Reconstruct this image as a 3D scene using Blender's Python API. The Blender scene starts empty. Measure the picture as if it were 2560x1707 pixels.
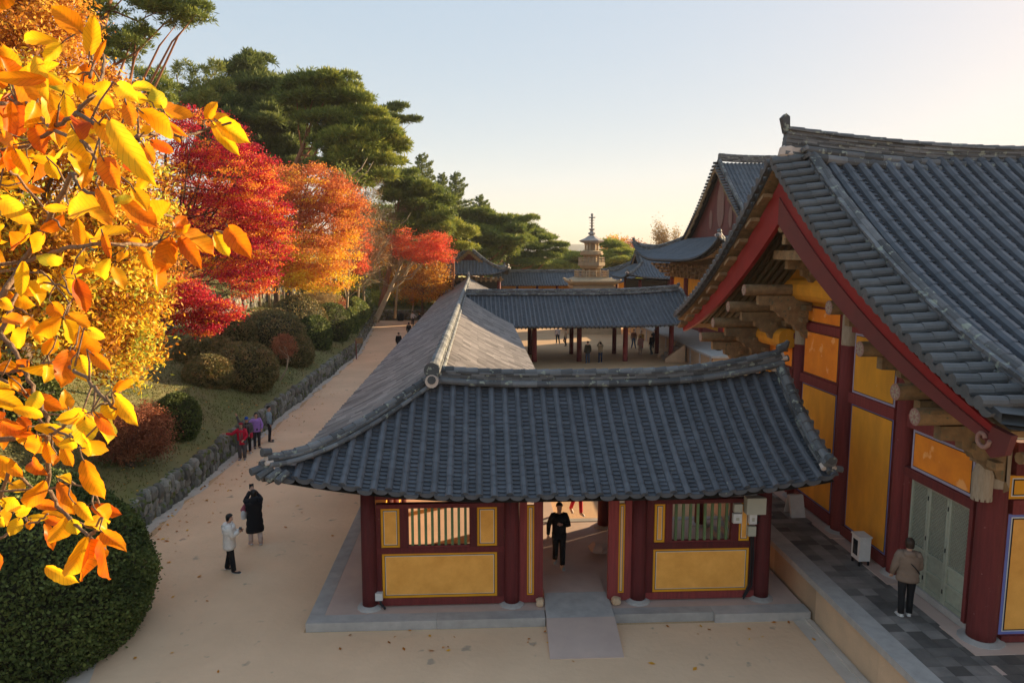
import bpy, bmesh, math, random
import numpy as np
from mathutils import Vector, Matrix
R=math.radians
S=bpy.context.scene
COL=S.collection
random.seed(7)
# ---------------------------------------------------------------- camera, sky, sun, exposure
F,CX,CY,H=1750.0,1280.0,853.5,8.5
PITCH=math.atan(218/F); YAW=math.atan(85/F*math.cos(PITCH))
cd=bpy.data.cameras.new('camera'); cd.sensor_width=36; cd.lens=36*F/2560; cd.clip_start=0.05; cd.clip_end=9000
cam=bpy.data.objects.new('camera',cd); COL.objects.link(cam); S.camera=cam
cam.location=(0,0,H); cam.rotation_euler=(math.pi/2-PITCH,0,-YAW)
SUN_AZ=R(30)      # from +X towards +Y
SUN_EL=R(13)
w=bpy.data.worlds.new('World'); S.world=w; w.use_nodes=True
wn=w.node_tree.nodes; bg=wn['Background']
sky=wn.new('ShaderNodeTexSky'); sky.sky_type='NISHITA'; sky.sun_disc=False
sky.sun_elevation=SUN_EL; sky.sun_rotation=math.pi/2-SUN_AZ
sky.air_density=0.9; sky.dust_density=0.7; sky.ozone_density=1.0; sky.altitude=200
hs_=wn.new('ShaderNodeGamma'); hs_.inputs['Gamma'].default_value=.13
h2_=wn.new('ShaderNodeHueSaturation'); h2_.inputs['Saturation'].default_value=4.4
tn=wn.new('ShaderNodeMix'); tn.data_type='RGBA'; tn.blend_type='MULTIPLY'; tn.inputs[0].default_value=1; tn.inputs[7].default_value=(1.58,1.41,1.34,1)
w.node_tree.links.new(sky.outputs[0],hs_.inputs['Color']); w.node_tree.links.new(hs_.outputs[0],h2_.inputs['Color']); w.node_tree.links.new(h2_.outputs[0],tn.inputs[6]); w.node_tree.links.new(tn.outputs[2],bg.inputs[0]); bg.inputs[1].default_value=0.15
sl=bpy.data.lights.new('sun','SUN'); sl.energy=4.6; sl.angle=R(0.5); sl.color=(1.0,0.76,0.46)
so=bpy.data.objects.new('sun',sl); COL.objects.link(so)
sv=Vector((math.cos(SUN_EL)*math.cos(SUN_AZ),math.cos(SUN_EL)*math.sin(SUN_AZ),math.sin(SUN_EL)))
so.rotation_euler=sv.to_track_quat('Z','Y').to_euler(); so.location=(40,15,30)
vs=S.view_settings; vs.view_transform='Standard'; vs.look='None'; vs.gamma=1; vs.exposure=1.75
# ---------------------------------------------------------------- helpers
_f=Vector((math.sin(YAW)*math.cos(PITCH),math.cos(YAW)*math.cos(PITCH),-math.sin(PITCH)))
_r=Vector((math.cos(YAW),-math.sin(YAW),0)); _u=_r.cross(_f)
def at(u,v,y):
    d=_f*F+_r*(u-CX)-_u*(v-CY); return Vector((0,0,H))+d*(y/d.y)
def nrm(a): return a/np.maximum(np.linalg.norm(a,axis=-1,keepdims=True),1e-9)
class MB:
    def __init__(s): s.v=[];s.f=[];s.a=[];s.m=[]
    def add(s,vs,fs,a=.5,m=0):
        o=len(s.v); s.v.extend([tuple(p) for p in vs])
        for f in fs: s.f.append(tuple(o+i for i in f)); s.a.append(a); s.m.append(m)
    def box(s,x0,y0,z0,x1,y1,z1,a=None,m=0):
        if a is None: a=random.random()
        s.add([(x0,y0,z0),(x1,y0,z0),(x1,y1,z0),(x0,y1,z0),(x0,y0,z1),(x1,y0,z1),(x1,y1,z1),(x0,y1,z1)],
              [(0,3,2,1),(4,5,6,7),(0,1,5,4),(1,2,6,5),(2,3,7,6),(3,0,4,7)],a,m)
    def obox(s,c,ex,ey,ez,a=None,m=0):
        if a is None: a=random.random()
        c,ex,ey,ez=map(Vector,(c,ex,ey,ez)); p=[]
        for k in (-1,1):
            for i,j in ((-1,-1),(1,-1),(1,1),(-1,1)): p.append(c+ex*i+ey*j+ez*k)
        s.add(p,[(0,3,2,1),(4,5,6,7),(0,1,5,4),(1,2,6,5),(2,3,7,6),(3,0,4,7)],a,m)
    def quad(s,a,b,c,d,var=.5,m=0): s.add([a,b,c,d],[(0,1,2,3)],var,m)
    def tube(s,pts,rad,n=8,a=.5,m=0,caps=True,sq=None):
        pts=[Vector(p) for p in pts]; k=len(pts); rings=[]
        if not hasattr(rad,'__len__'): rad=[rad]*k
        t=(pts[1]-pts[0]).normalized(); ref=Vector((0,0,1)) if abs(t.z)<.9 else Vector((1,0,0))
        sd=t.cross(ref).normalized()
        o=len(s.v)
        for i,p in enumerate(pts):
            t=(pts[min(i+1,k-1)]-pts[max(i-1,0)]).normalized()
            sd=(sd-t*sd.dot(t)).normalized(); up=t.cross(sd)
            r=rad[i]; ra,rb=(r if hasattr(r,'__len__') else (r,r))
            for j in range(n):
                q=2*math.pi*j/n; s.v.append(tuple(p+sd*math.cos(q)*ra+up*math.sin(q)*rb))
        for i in range(k-1):
            for j in range(n):
                j2=(j+1)%n; s.f.append((o+i*n+j,o+i*n+j2,o+(i+1)*n+j2,o+(i+1)*n+j)); s.a.append(a); s.m.append(m)
        if caps:
            s.f.append(tuple(o+j for j in range(n))[::-1]); s.a.append(a); s.m.append(m)
            s.f.append(tuple(o+(k-1)*n+j for j in range(n))); s.a.append(a); s.m.append(m)
    def lathe(s,c,prof,n=16,a=.5,m=0,ang=0):
        c=Vector(c); o=len(s.v); k=len(prof)
        for r,z in prof:
            for j in range(n):
                q=2*math.pi*j/n+ang; s.v.append((c.x+r*math.cos(q),c.y+r*math.sin(q),c.z+z))
        for i in range(k-1):
            for j in range(n):
                j2=(j+1)%n; s.f.append((o+i*n+j,o+i*n+j2,o+(i+1)*n+j2,o+(i+1)*n+j)); s.a.append(a); s.m.append(m)
        s.f.append(tuple(o+j for j in range(n))[::-1]); s.a.append(a); s.m.append(m)
        s.f.append(tuple(o+(k-1)*n+j for j in range(n))); s.a.append(a); s.m.append(m)
    def build(s,name,mats,parent=None,smooth=False):
        me=bpy.data.meshes.new(name); me.from_pydata(s.v,[],s.f)
        if not isinstance(mats,(list,tuple)): mats=[mats]
        for m in mats: me.materials.append(m)
        at_=me.attributes.new('var','FLOAT','FACE'); at_.data.foreach_set('value',s.a)
        me.polygons.foreach_set('material_index',s.m)
        if smooth: me.polygons.foreach_set('use_smooth',[True]*len(s.f))
        me.update(); o=bpy.data.objects.new(name,me); COL.objects.link(o)
        if parent:
            o.parent=parent; o.matrix_parent_inverse=Matrix.Translation(-parent.location) if parent.type=='EMPTY' else Matrix.Identity(4)
        return o
def quads(name,V,var,mats,parent=None,mi=None):
    """V (N,4,3) numpy: one mesh of loose leaf-sized faces"""
    n=len(V); me=bpy.data.meshes.new(name)
    me.vertices.add(4*n); me.vertices.foreach_set('co',V.reshape(-1).astype(np.float32))
    me.loops.add(4*n); me.loops.foreach_set('vertex_index',np.arange(4*n,dtype=np.int32))
    me.polygons.add(n); me.polygons.foreach_set('loop_start',np.arange(0,4*n,4,dtype=np.int32))
    me.polygons.foreach_set('loop_total',np.full(n,4,dtype=np.int32))
    if not isinstance(mats,(list,tuple)): mats=[mats]
    for m in mats: me.materials.append(m)
    if mi is not None: me.polygons.foreach_set('material_index',mi.astype(np.int32))
    a=me.attributes.new('var','FLOAT','FACE'); a.data.foreach_set('value',var.astype(np.float32))
    me.update(calc_edges=True); me.validate()
    o=bpy.data.objects.new(name,me); COL.objects.link(o)
    if parent:
        o.parent=parent; o.matrix_parent_inverse=Matrix.Translation(-parent.location)
    return o
def tag(o,label=None,cat=None,group=None,kind=None):
    if label: o['label']=label
    if cat: o['category']=cat
    if group: o['group']=group
    if kind: o['kind']=kind
    return o
def thing(name,label,cat,loc=(0,0,0),group=None):
    o=bpy.data.objects.new(name,None); COL.objects.link(o); o.location=loc; o.empty_display_size=.3
    return tag(o,label,cat,group)
# ---------------------------------------------------------------- materials
def mat(name,c,c2=None,scale=3.0,amt=.5,var=.35,rough=.75,bump=0,bscale=30,spots=None,spec=.3,detail=6,stretch=None,metal=0,hue=0):
    m=bpy.data.materials.new(name); m.use_nodes=True; N=m.node_tree.nodes; L=m.node_tree.links
    b=N['Principled BSDF']; b.inputs['Roughness'].default_value=rough; b.inputs['Specular IOR Level'].default_value=spec
    b.inputs['Metallic'].default_value=metal
    tc=N.new('ShaderNodeTexCoord'); src=tc.outputs['Object']
    if stretch:
        mp=N.new('ShaderNodeMapping'); mp.inputs['Scale'].default_value=stretch; L.new(src,mp.inputs['Vector']); src=mp.outputs['Vector']
    no=N.new('ShaderNodeTexNoise'); no.inputs['Scale'].default_value=scale; no.inputs['Detail'].default_value=detail; no.inputs['Roughness'].default_value=.62
    L.new(src,no.inputs['Vector'])
    mr=N.new('ShaderNodeMapRange'); mr.inputs[1].default_value=.5-.32*amt**.3; mr.inputs[2].default_value=.5+.32*amt**.3; mr.inputs[3].default_value=0; mr.inputs[4].default_value=min(1,amt*1.6)
    L.new(no.outputs[0],mr.inputs[0])
    mx=N.new('ShaderNodeMix'); mx.data_type='RGBA'; c2=c2 or tuple(x*.55 for x in c)
    mx.inputs[6].default_value=(*c,1); mx.inputs[7].default_value=(*c2,1); L.new(mr.outputs[0],mx.inputs[0])
    cur=mx.outputs[2]
    if var:
        at_=N.new('ShaderNodeAttribute'); at_.attribute_name='var'
        ma=N.new('ShaderNodeMapRange'); ma.inputs[3].default_value=1-var; ma.inputs[4].default_value=1+var; L.new(at_.outputs['Fac'],ma.inputs[0])
        hs=N.new('ShaderNodeHueSaturation'); L.new(cur,hs.inputs['Color']); L.new(ma.outputs[0],hs.inputs['Value'])
        cur=hs.outputs[0]
    if spots:
        sc,thr,col=spots
        n2=N.new('ShaderNodeTexNoise'); n2.inputs['Scale'].default_value=sc; n2.inputs['Detail'].default_value=3; L.new(tc.outputs['Object'],n2.inputs['Vector'])
        m2=N.new('ShaderNodeMapRange'); m2.inputs[1].default_value=thr; m2.inputs[2].default_value=thr+.06; L.new(n2.outputs[0],m2.inputs[0])
        x2=N.new('ShaderNodeMix'); x2.data_type='RGBA'; L.new(m2.outputs[0],x2.inputs[0]); L.new(cur,x2.inputs[6]); x2.inputs[7].default_value=(*col,1); cur=x2.outputs[2]
    L.new(cur,b.inputs['Base Color'])
    if bump:
        n3=N.new('ShaderNodeTexNoise'); n3.inputs['Scale'].default_value=bscale; n3.inputs['Detail'].default_value=5; L.new(src,n3.inputs['Vector'])
        bp=N.new('ShaderNodeBump'); bp.inputs['Strength'].default_value=bump; bp.inputs['Distance'].default_value=.02; L.new(n3.outputs[0],bp.inputs['Height']); L.new(bp.outputs[0],b.inputs['Normal'])
    return m
def leafmat(name,stops,trans=.45,rough=.55,veins=False,boost=1.0):
    """colour ramp over the per-face attribute var; part of the light passes through"""
    m=bpy.data.materials.new(name); m.use_nodes=True; N=m.node_tree.nodes; L=m.node_tree.links
    N.remove(N['Principled BSDF']); out=N['Material Output']
    at_=N.new('ShaderNodeAttribute'); at_.attribute_name='var'
    cr=N.new('ShaderNodeValToRGB'); e=cr.color_ramp.elements
    while len(e)<len(stops): e.new(.5)
    for i,(p,c) in enumerate(stops): e[i].position=p; e[i].color=(*[min(1,x*boost) for x in c],1)
    fac=at_.outputs['Fac']
    if veins:
        tc=N.new('ShaderNodeTexCoord'); n1=N.new('ShaderNodeTexNoise'); n1.inputs['Scale'].default_value=14; n1.inputs['Detail'].default_value=4; L.new(tc.outputs['Object'],n1.inputs['Vector'])
        a1=N.new('ShaderNodeMath'); a1.operation='MULTIPLY_ADD'; L.new(n1.outputs[0],a1.inputs[0]); a1.inputs[1].default_value=.75; a1.inputs[2].default_value=-.37
        a2=N.new('ShaderNodeMath'); a2.operation='ADD'; L.new(fac,a2.inputs[0]); L.new(a1.outputs[0],a2.inputs[1]); fac=a2.outputs[0]
        lu=N.new('ShaderNodeAttribute'); lu.attribute_name='vein'
        wv=N.new('ShaderNodeMath'); wv.operation='SINE'; L.new(lu.outputs['Fac'],wv.inputs[0])
        pw=N.new('ShaderNodeMapRange'); pw.inputs[1].default_value=.86; pw.inputs[2].default_value=1; pw.inputs[3].default_value=1; pw.inputs[4].default_value=.72; L.new(wv.outputs[0],pw.inputs[0])
    L.new(fac,cr.inputs[0]); colr=cr.outputs[0]
    if veins:
        hv=N.new('ShaderNodeHueSaturation'); L.new(colr,hv.inputs['Color']); L.new(pw.outputs[0],hv.inputs['Value']); colr=hv.outputs[0]
    p=N.new('ShaderNodeBsdfPrincipled'); p.inputs['Roughness'].default_value=rough; p.inputs['Specular IOR Level'].default_value=.25; L.new(colr,p.inputs['Base Color'])
    t=N.new('ShaderNodeBsdfTranslucent'); L.new(colr,t.inputs['Color'])
    mx=N.new('ShaderNodeMixShader'); mx.inputs[0].default_value=trans; L.new(p.outputs[0],mx.inputs[1]); L.new(t.outputs[0],mx.inputs[2]); L.new(mx.outputs[0],out.inputs['Surface'])
    return m
M={}
M['tile']=mat('roof_tile',(.105,.112,.128),(.066,.072,.084),scale=1.6,amt=.8,var=.22,rough=.5,spots=(7,.71,(.22,.24,.20)),bump=.25,bscale=40,spec=.45)
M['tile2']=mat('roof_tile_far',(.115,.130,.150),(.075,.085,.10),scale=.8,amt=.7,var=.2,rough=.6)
M['tile3']=mat('roof_tile_brown',(.28,.245,.225),(.15,.13,.125),scale=.9,amt=.9,var=.5,rough=.7)
M['ridge']=mat('ridge_tile',(.15,.15,.15),(.085,.09,.10),scale=3,amt=.8,var=.5,rough=.65,spots=(6,.6,(.27,.29,.24)),bump=.4,bscale=25)
M['edge']=mat('gable_edge_tile',(.115,.120,.125),(.075,.08,.085),scale=4,amt=.7,var=.18,rough=.6,bump=.3,bscale=25)
M['plaster']=mat('lime_plaster',(.62,.50,.42),(.45,.38,.33),scale=6,amt=.5,var=.1,rough=.9,bump=.5,bscale=18)
M['red']=mat('dark_red_wood',(.150,.020,.020),(.07,.012,.013),scale=3,amt=.95,var=.3,rough=.72,stretch=(6,6,.5),bump=.6,bscale=14,spots=(7,.74,(.20,.07,.06)))
M['redold']=mat('faded_red_wood',(.26,.045,.040),(.12,.024,.025),scale=3,amt=1,var=.3,rough=.8,stretch=(7,7,.5),bump=.7,bscale=16,spots=(11,.72,(.34,.16,.14)))
M['barge']=mat('bright_red_board',(.30,.018,.018),(.17,.012,.012),scale=1.2,amt=.8,var=.12,rough=.55,spots=(5,.72,(.42,.16,.12)))
M['barge2']=mat('dull_red_board',(.17,.035,.03),(.11,.03,.028),scale=1.5,amt=.8,var=.15,rough=.65)
M['yel']=mat('yellow_plaster',(.92,.45,.10),(.66,.29,.05),scale=2.4,amt=1,var=.05,rough=.85,bump=.25,bscale=12,spots=(9,.76,(.55,.30,.12)))
M['ochre']=mat('ochre_border',(.74,.34,.015),(.6,.26,.01),scale=3,amt=.4,var=.05,rough=.7)
M['orange']=mat('orange_plaster',(.95,.32,.022),(.70,.19,.02),scale=2.5,amt=1,var=.06,rough=.85,bump=.3,bscale=10,spots=(3,.62,(.90,.40,.12)))
M['gold']=mat('aged_yellow_plaster',(.84,.37,.025),(.48,.22,.025),scale=2.2,amt=1,var=.08,rough=.85,stretch=(1,1,.35),bump=.3,bscale=10,spots=(14,.70,(.70,.48,.2)))
M['blk']=mat('black_line',(.012,.012,.015),var=0,amt=.2,rough=.6)
M['wht']=mat('white_line',(.72,.70,.66),var=.05,amt=.2,rough=.6)
M['blue']=mat('blue_line',(.16,.19,.48),var=.05,amt=.3,rough=.6)
M['lilac']=mat('pale_blue_line',(.38,.36,.50),(.3,.28,.36),var=.05,amt=.5,rough=.6)
M['lattice']=mat('grey_green_lattice',(.36,.38,.29),(.27,.28,.22),scale=8,amt=.7,var=.15,rough=.8)
M['paper']=mat('door_paper',(.30,.26,.19),(.2,.17,.13),scale=3,amt=.7,var=.1,rough=.9)
M['green']=mat('green_bar',(.13,.20,.085),(.09,.13,.06),scale=5,amt=.6,var=.2,rough=.7)
M['rafter']=mat('green_rafter',(.10,.12,.075),(.14,.09,.05),scale=4,amt=.8,var=.3,rough=.8)
M['wood']=mat('weathered_painted_wood',(.36,.235,.115),(.13,.085,.05),scale=5,amt=.9,var=.25,rough=.85,bump=.5,bscale=22,spots=(14,.62,(.12,.13,.08)))
M['capital']=mat('bleached_wood',(.38,.32,.24),(.24,.18,.12),scale=6,amt=.9,var=.15,rough=.85,stretch=(5,5,.8))
M['rosette']=mat('faded_rosette',(.36,.21,.16),(.20,.10,.085),scale=18,amt=.9,var=.1,rough=.8)
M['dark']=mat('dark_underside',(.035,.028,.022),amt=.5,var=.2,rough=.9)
M['granite']=mat('granite',(.47,.43,.40),(.30,.28,.26),scale=3,amt=.7,var=.15,rough=.85,bump=.3,bscale=80)
M['conc']=mat('pink_concrete',(.60,.44,.36),(.45,.33,.28),scale=1.2,amt=.8,var=.06,rough=.9,bump=.15,bscale=60)
M['stone']=mat('field_stone',(.25,.235,.20),(.13,.125,.11),scale=5,amt=.95,var=.5,rough=.9,bump=.9,bscale=9,spots=(4,.56,(.11,.13,.04)))
M['palestone']=mat('carved_granite',(.50,.37,.23),(.33,.25,.16),scale=2.5,amt=.9,var=.2,rough=.9,bump=.5,bscale=20)
M['brick']=mat('grey_brick_paving',(.27,.235,.21),(.085,.08,.078),scale=1.6,amt=.95,var=.5,rough=.85,bump=.3,bscale=30)
M['terr']=mat('terrace_stone',(.62,.42,.26),(.42,.30,.20),scale=1.3,amt=.9,var=.2,rough=.88,bump=.35,bscale=30)
M['bark']=mat('bark',(.16,.11,.075),(.07,.05,.035),scale=6,amt=.9,var=.3,rough=.95,bump=.8,bscale=12,stretch=(3,3,.6))
M['pinebark']=mat('red_pine_bark',(.34,.15,.075),(.15,.07,.045),scale=3,amt=.9,var=.3,rough=.95,bump=.8,bscale=9,stretch=(3,3,.6))
M['palebark']=mat('pale_bark',(.50,.40,.26),(.28,.21,.14),scale=3,amt=.8,var=.3,rough=.9,bump=.5,bscale=9)
M['steel']=mat('painted_metal_box',(.42,.40,.32),(.33,.31,.25),scale=4,amt=.4,var=.05,rough=.5)
M['white']=mat('white_paint',(.66,.64,.62),(.5,.48,.46),scale=6,amt=.5,var=.05,rough=.5)
M['glass']=mat('dark_glass',(.02,.025,.03),var=0,amt=.1,rough=.08,spec=.6)
# ground
def groundmat():
    m=mat('sandy_ground',(.68,.43,.235),(.42,.26,.14),scale=.35,amt=.95,var=0,rough=.95,bump=.5,bscale=9,detail=9)
    N=m.node_tree.nodes;L=m.node_tree.links
    tc=N.new('ShaderNodeTexCoord'); n=N.new('ShaderNodeTexNoise'); n.inputs['Scale'].default_value=26; n.inputs['Detail'].default_value=4; L.new(tc.outputs['Object'],n.inputs['Vector'])
    r=N.new('ShaderNodeMapRange'); r.inputs[1].default_value=.35; r.inputs[2].default_value=.68; r.inputs[3].default_value=.82; r.inputs[4].default_value=1.12; L.new(n.outputs[0],r.inputs[0])
    b=N['Principled BSDF']; src=b.inputs['Base Color'].links[0].from_socket
    h=N.new('ShaderNodeHueSaturation'); L.new(src,h.inputs['Color']); L.new(r.outputs[0],h.inputs['Value']); L.new(h.outputs[0],b.inputs['Base Color'])
    return m
M['ground']=groundmat()
M['path']=mat('light_path_sand',(.84,.57,.36),(.62,.405,.25),scale=.33,amt=.85,var=0,rough=.95,bump=.6,bscale=7,spots=(2.2,.66,(.44,.32,.22)),detail=9)
M['gutter']=mat('cement_gutter',(.62,.54,.46),(.46,.38,.31),scale=2.2,amt=.9,var=0,rough=.95,bump=.3,bscale=20)
M['turf']=mat('mossy_turf',(.13,.16,.045),(.22,.165,.08),scale=.55,amt=.95,var=0,rough=1,bump=1,bscale=9,detail=10,spots=(5,.66,(.09,.12,.03)))
M['hill']=mat('forested_hill',(.07,.09,.05),(.11,.08,.05),scale=.02,amt=.8,var=0,rough=1)
# ---------------------------------------------------------------- roof tiles
def tiles(mb,P,a0,a1,sp,s0,s1,r,seg=.30,tseg=.13,det=2,lift=.03,endcap=True,m=0,flip=1,hang=True):
    """P(a,s)->Vector on the roof surface; cover-tile rows run down s at constant a"""
    n=max(1,int(round((a1-a0)/sp))); sp=(a1-a0)/n
    def fr(a,s):
        e=.02; p=P(a,s); T=(P(a,s+e)-P(a,s-e)).normalized(); A=(P(a+e,s)-P(a-e,s)).normalized()
        Nn=T.cross(A)*flip
        if Nn.z<0: Nn=-Nn
        return p,T,A,Nn.normalized()
    nseg=5 if det>1 else 4
    angs=[math.pi*(-.05+1.1*j/nseg) for j in range(nseg+1)]
    for i in range(n+1):
        a=a0+i*sp; ja=(random.random()-.5)*sp*.06; A0=s0(a); A1=s1(a)
        if A1-A0<.08: continue
        L=seg*(1+(random.random()-.5)*.05) if det>0 else 1.5; k=max(1,int(math.ceil((A1-A0)/L))); rowv=random.random()
        for q in range(k):
            sa=A1-(q+1)*L; sb=A1-q*L; sa=max(sa,A0)
            if sb-sa<.02: continue
            ring=[]
            for s_,rr,of in ((sa,r*.975,.006),(sb+.012,r*1.015,.014)):
                p,T,Ad,Nn=fr(a+ja,s_)
                ring.append([p+Ad*math.cos(t)*rr+Nn*(math.sin(t)*rr+of) for t in angs])
            v=.45*rowv+.55*random.random()
            vs_=ring[0]+ring[1]; K=nseg+1
            fs=[(j,j+1,K+j+1,K+j) for j in range(nseg)]
            mb.add(vs_,fs,v,m)
            if q==0 and endcap:
                mb.add(ring[1],[tuple(range(K))],.25,m)
    for i in range(n):
        a=a0+i*sp; am=a+sp/2; A0=min(s0(a),s0(a+sp),s0(am)) ; A1=s1(am)
        A0=s0(am)-.02
        if A1-A0<.08: continue
        k=max(1,int(math.ceil((A1-A0)/tseg)))
        for q in range(k):
            sb=A1-q*tseg; sa=max(A1-(q+1)*tseg,A0)
            if sb-sa<.02: continue
            cols=3 if det>1 else 2
            up=[];lo=[];lp=[]
            pa,_,_,Na=fr(am,sa); pb,_,_,Nb=fr(am,sb)
            lf=lift*(1+random.random()*.35)
            for c in range(cols+1):
                x=c/cols; con=-.028*(1-(2*x-1)**2)*(1 if det>1 else .6)
                A=a+sp*x
                p=P(A,sa); up.append(p+Na*con)
                p=P(A,sb); lo.append(p+Nb*(con+lf)); lp.append(p+Nb*(con-.012))
            K=cols+1; vs_=up+lo+lp; v=random.random()
            fs=[(j,j+1,K+j+1,K+j) for j in range(cols)]+[(K+j,K+j+1,2*K+j+1,2*K+j) for j in range(cols)]
            mb.add(vs_,fs,v,m)
            if q==0 and hang:
                T=(pb-pa).normalized(); outw=Vector((T.x,T.y,0)).normalized()
                Ad=(P(a+sp,sb)-P(a,sb)).normalized(); c0=P(am,sb)+Nb*.02
                rr=sp*.52; pts=[c0+outw*.03+Ad*math.cos(t)*rr+Vector((0,0,-1))*math.sin(t)*rr*.62 for t in [math.pi*j/6 for j in range(7)]]
                pts2=[x-outw*.05 for x in pts]
                mb.add(pts+pts2,[tuple(range(7)),tuple(range(13,6,-1))]+[(j,j+1,8+j,7+j) for j in range(6)],.15,m)
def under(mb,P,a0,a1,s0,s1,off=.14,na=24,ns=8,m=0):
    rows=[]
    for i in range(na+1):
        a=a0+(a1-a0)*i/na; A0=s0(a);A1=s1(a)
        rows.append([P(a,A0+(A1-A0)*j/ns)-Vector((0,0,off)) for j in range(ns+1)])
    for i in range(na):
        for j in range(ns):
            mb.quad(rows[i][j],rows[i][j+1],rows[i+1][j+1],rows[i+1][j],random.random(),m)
def ridge(mb,pts,layers,cap,seg=.33,m=0,jit=.012,capm=None,roll=None):
    """stacked flat tiles with a round cap: layers=[(halfwidth,height)...] bottom to top"""
    pts=[Vector(p) for p in pts]; d=[0]
    for i in range(1,len(pts)): d.append(d[-1]+(pts[i]-pts[i-1]).length)
    def q(t):
        t=min(max(t,0),d[-1])
        for i in range(1,len(d)):
            if t<=d[i]+1e-6: return pts[i-1].lerp(pts[i],(t-d[i-1])/max(1e-6,d[i]-d[i-1]))
        return pts[-1]
    T=d[-1]; h=0; up=Vector((0,0,1))
    def piece(t0,t1,hw,z0,z1,v):
        p0,p1=q(t0),q(t1); dr=(p1-p0); 
        if dr.length<1e-4: return
        dr.normalize(); sd=dr.cross(up).normalized(); uu=sd.cross(dr)
        c=[]
        for p in (p0,p1):
            c+= [p-sd*hw+uu*z0,p+sd*hw+uu*z0,p+sd*hw+uu*z1,p-sd*hw+uu*z1]
        mb.add(c,[(0,1,2,3),(7,6,5,4),(0,4,5,1),(1,5,6,2),(2,6,7,3),(3,7,4,0)],v,m)
    for li,(hw,hh) in enumerate(layers):
        t=-seg*random.random()
        while t<T:
            L=seg*(.85+.3*random.random()); a,b=max(t,0),min(t+L-.006,T)
            if b>a+.02: piece(a,b,hw+(random.random()-.5)*2*jit,h,h+hh*.93,random.random())
            t+=L
        h+=hh
    t=0; K=6
    while t<T-.02:
        b=min(t+seg*1.05,T); rings=[]
        for tt,rr,of in ((t,cap*.92,0),(b+.012,cap*1.04,.012)):
            p=q(tt); dr=(q(tt+.05)-q(tt-.05)).normalized(); sd=dr.cross(up).normalized(); uu=sd.cross(dr)
            rings.append([p+uu*(h-.01+of+math.sin(math.pi*j/K)*rr)+sd*math.cos(math.pi*j/K)*rr for j in range(K+1)])
        mb.add(rings[0]+rings[1],[(j,j+1,K+2+j,K+1+j) for j in range(K)]+[tuple(range(K+1,2*K+2)),tuple(range(K,-1,-1))],random.random(),m)
        t=b
    if roll:
        rr,zo,xo=roll
        for sg in (-1,1):
            t=0
            while t<T-.02:
                b=min(t+seg*1.05,T); pp=[]
                for tt in (t,b):
                    p=q(tt); dr=(q(tt+.05)-q(tt-.05)).normalized(); sd=dr.cross(up).normalized(); uu=sd.cross(dr)
                    pp.append(p+sd*sg*xo+uu*zo)
                mb.tube(pp,[rr*.94,rr*1.03],8,random.random(),m)
                t=b
def prof(t,c=.28): return t*(1+c*(1-t))
def end_ornament(mb,p,d,r,m=1,mt=0):
    """plaster plug and upturned end tile at the end of a ridge"""
    p=Vector(p); d=Vector(d).normalized(); up=Vector((0,0,1)); sd=d.cross(up).normalized(); uu=sd.cross(d)
    mb.tube([p-d*.12+uu*.02,p+d*.02+uu*.02],[r*1.0,r*.95],10,.5,m)
    mb.tube([p-d*.1+uu*r*1.9,p+d*.10+uu*r*2.05],[r*1.02,r*1.12],10,.2,mt)
    mb.tube([p-d*.1-uu*r*.9,p+d*.14-uu*r*1.0],[r*.8,r*.85],10,.3,mt)
    mb.tube([p+sd*r*1.1-uu*r*.5-d*.1,p+sd*r*1.3-uu*r*.6+d*.06],[r*.7,r*.6],8,.5,m)
    mb.tube([p-sd*r*1.1-uu*r*.5-d*.1,p-sd*r*1.3-uu*r*.6+d*.06],[r*.7,r*.6],8,.5,m)
# ================================================================ SETTING
mb=MB(); mb.quad((-4000,-400,0),(4000,-400,0),(4000,7000,0),(-4000,7000,0)); g=mb.build('ground',M['ground']); tag(g,kind='structure')
WX=-10.4
def pathmesh():
    mb=MB(); ys=[12+ i*1.5 for i in range(54)]
    mb.quad((-14,2,.004),(7.75,2,.004),(7.75,15.12,.004),(-14,15.12,.004)); mb.quad((-14,15.12,.004),(-4.0,15.12,.004),(-4.0,16.5,.004),(-14,16.5,.004))
    ys=[16.5+i*1.5 for i in range(51)]
    for a,b in zip(ys[:-1],ys[1:]):
        def e(y): return (WX+.35 if y<60 else WX+.35-(y-60)*.095)
        def j(y): return .12*math.sin(y*1.3)+.08*math.sin(y*3.1)
        l0,l1=e(a)+j(a),e(b)+j(b); r0,r1=-4.0,-4.0
        mb.quad((l0,a,.004),(r0,a,.004),(r1,b,.004),(l1,b,.004))
    return mb
tag(pathmesh().build('path',M['path']),kind='structure')
mb=MB(); ys=[10+i*.7 for i in range(116)]
for a,b in zip(ys[:-1],ys[1:]):
    def L_(y): return (WX-.1 if 20<y<60 else (WX-.1-(y-60)*.095 if y>=60 else WX+2.9-(y-10)*.3))
    def W_(y): return .42+.10*math.sin(y*2.3)+.07*math.sin(y*5.7)+(.35*max(0,(21-y)/10))
    mb.quad((L_(a),a,.008),(L_(a)+W_(a),a,.008),(L_(b)+W_(b),b,.008),(L_(b),b,.008))
tag(mb.build('gutter',M['gutter']),kind='structure')
def w2(y): return -18.2-.035*(y-40)
def hz(x,y):
    d=WX-.25-x
    if y<21: d=d-(21-y)*.12
    if d<0: return .98
    z=.98+.40*min(d,7.6)
    if 30<y<88: z+= .95*min(1,max(0,(w2(y)-.2-x)/.25))
    dd=max(0,d-7.6); z+= .30*min(dd,30)+ .12*max(0,min(dd-30,60))
    k=max(0,min(1,(90-y)/8)) if y>82 else 1
    if x>-13.5 and y>60: pass
    z+= .12*math.sin(x*.7+y*.31)*min(1,d/2)+.08*math.sin(x*1.9-y*.9)*min(1,d/2)
    return z
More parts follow.
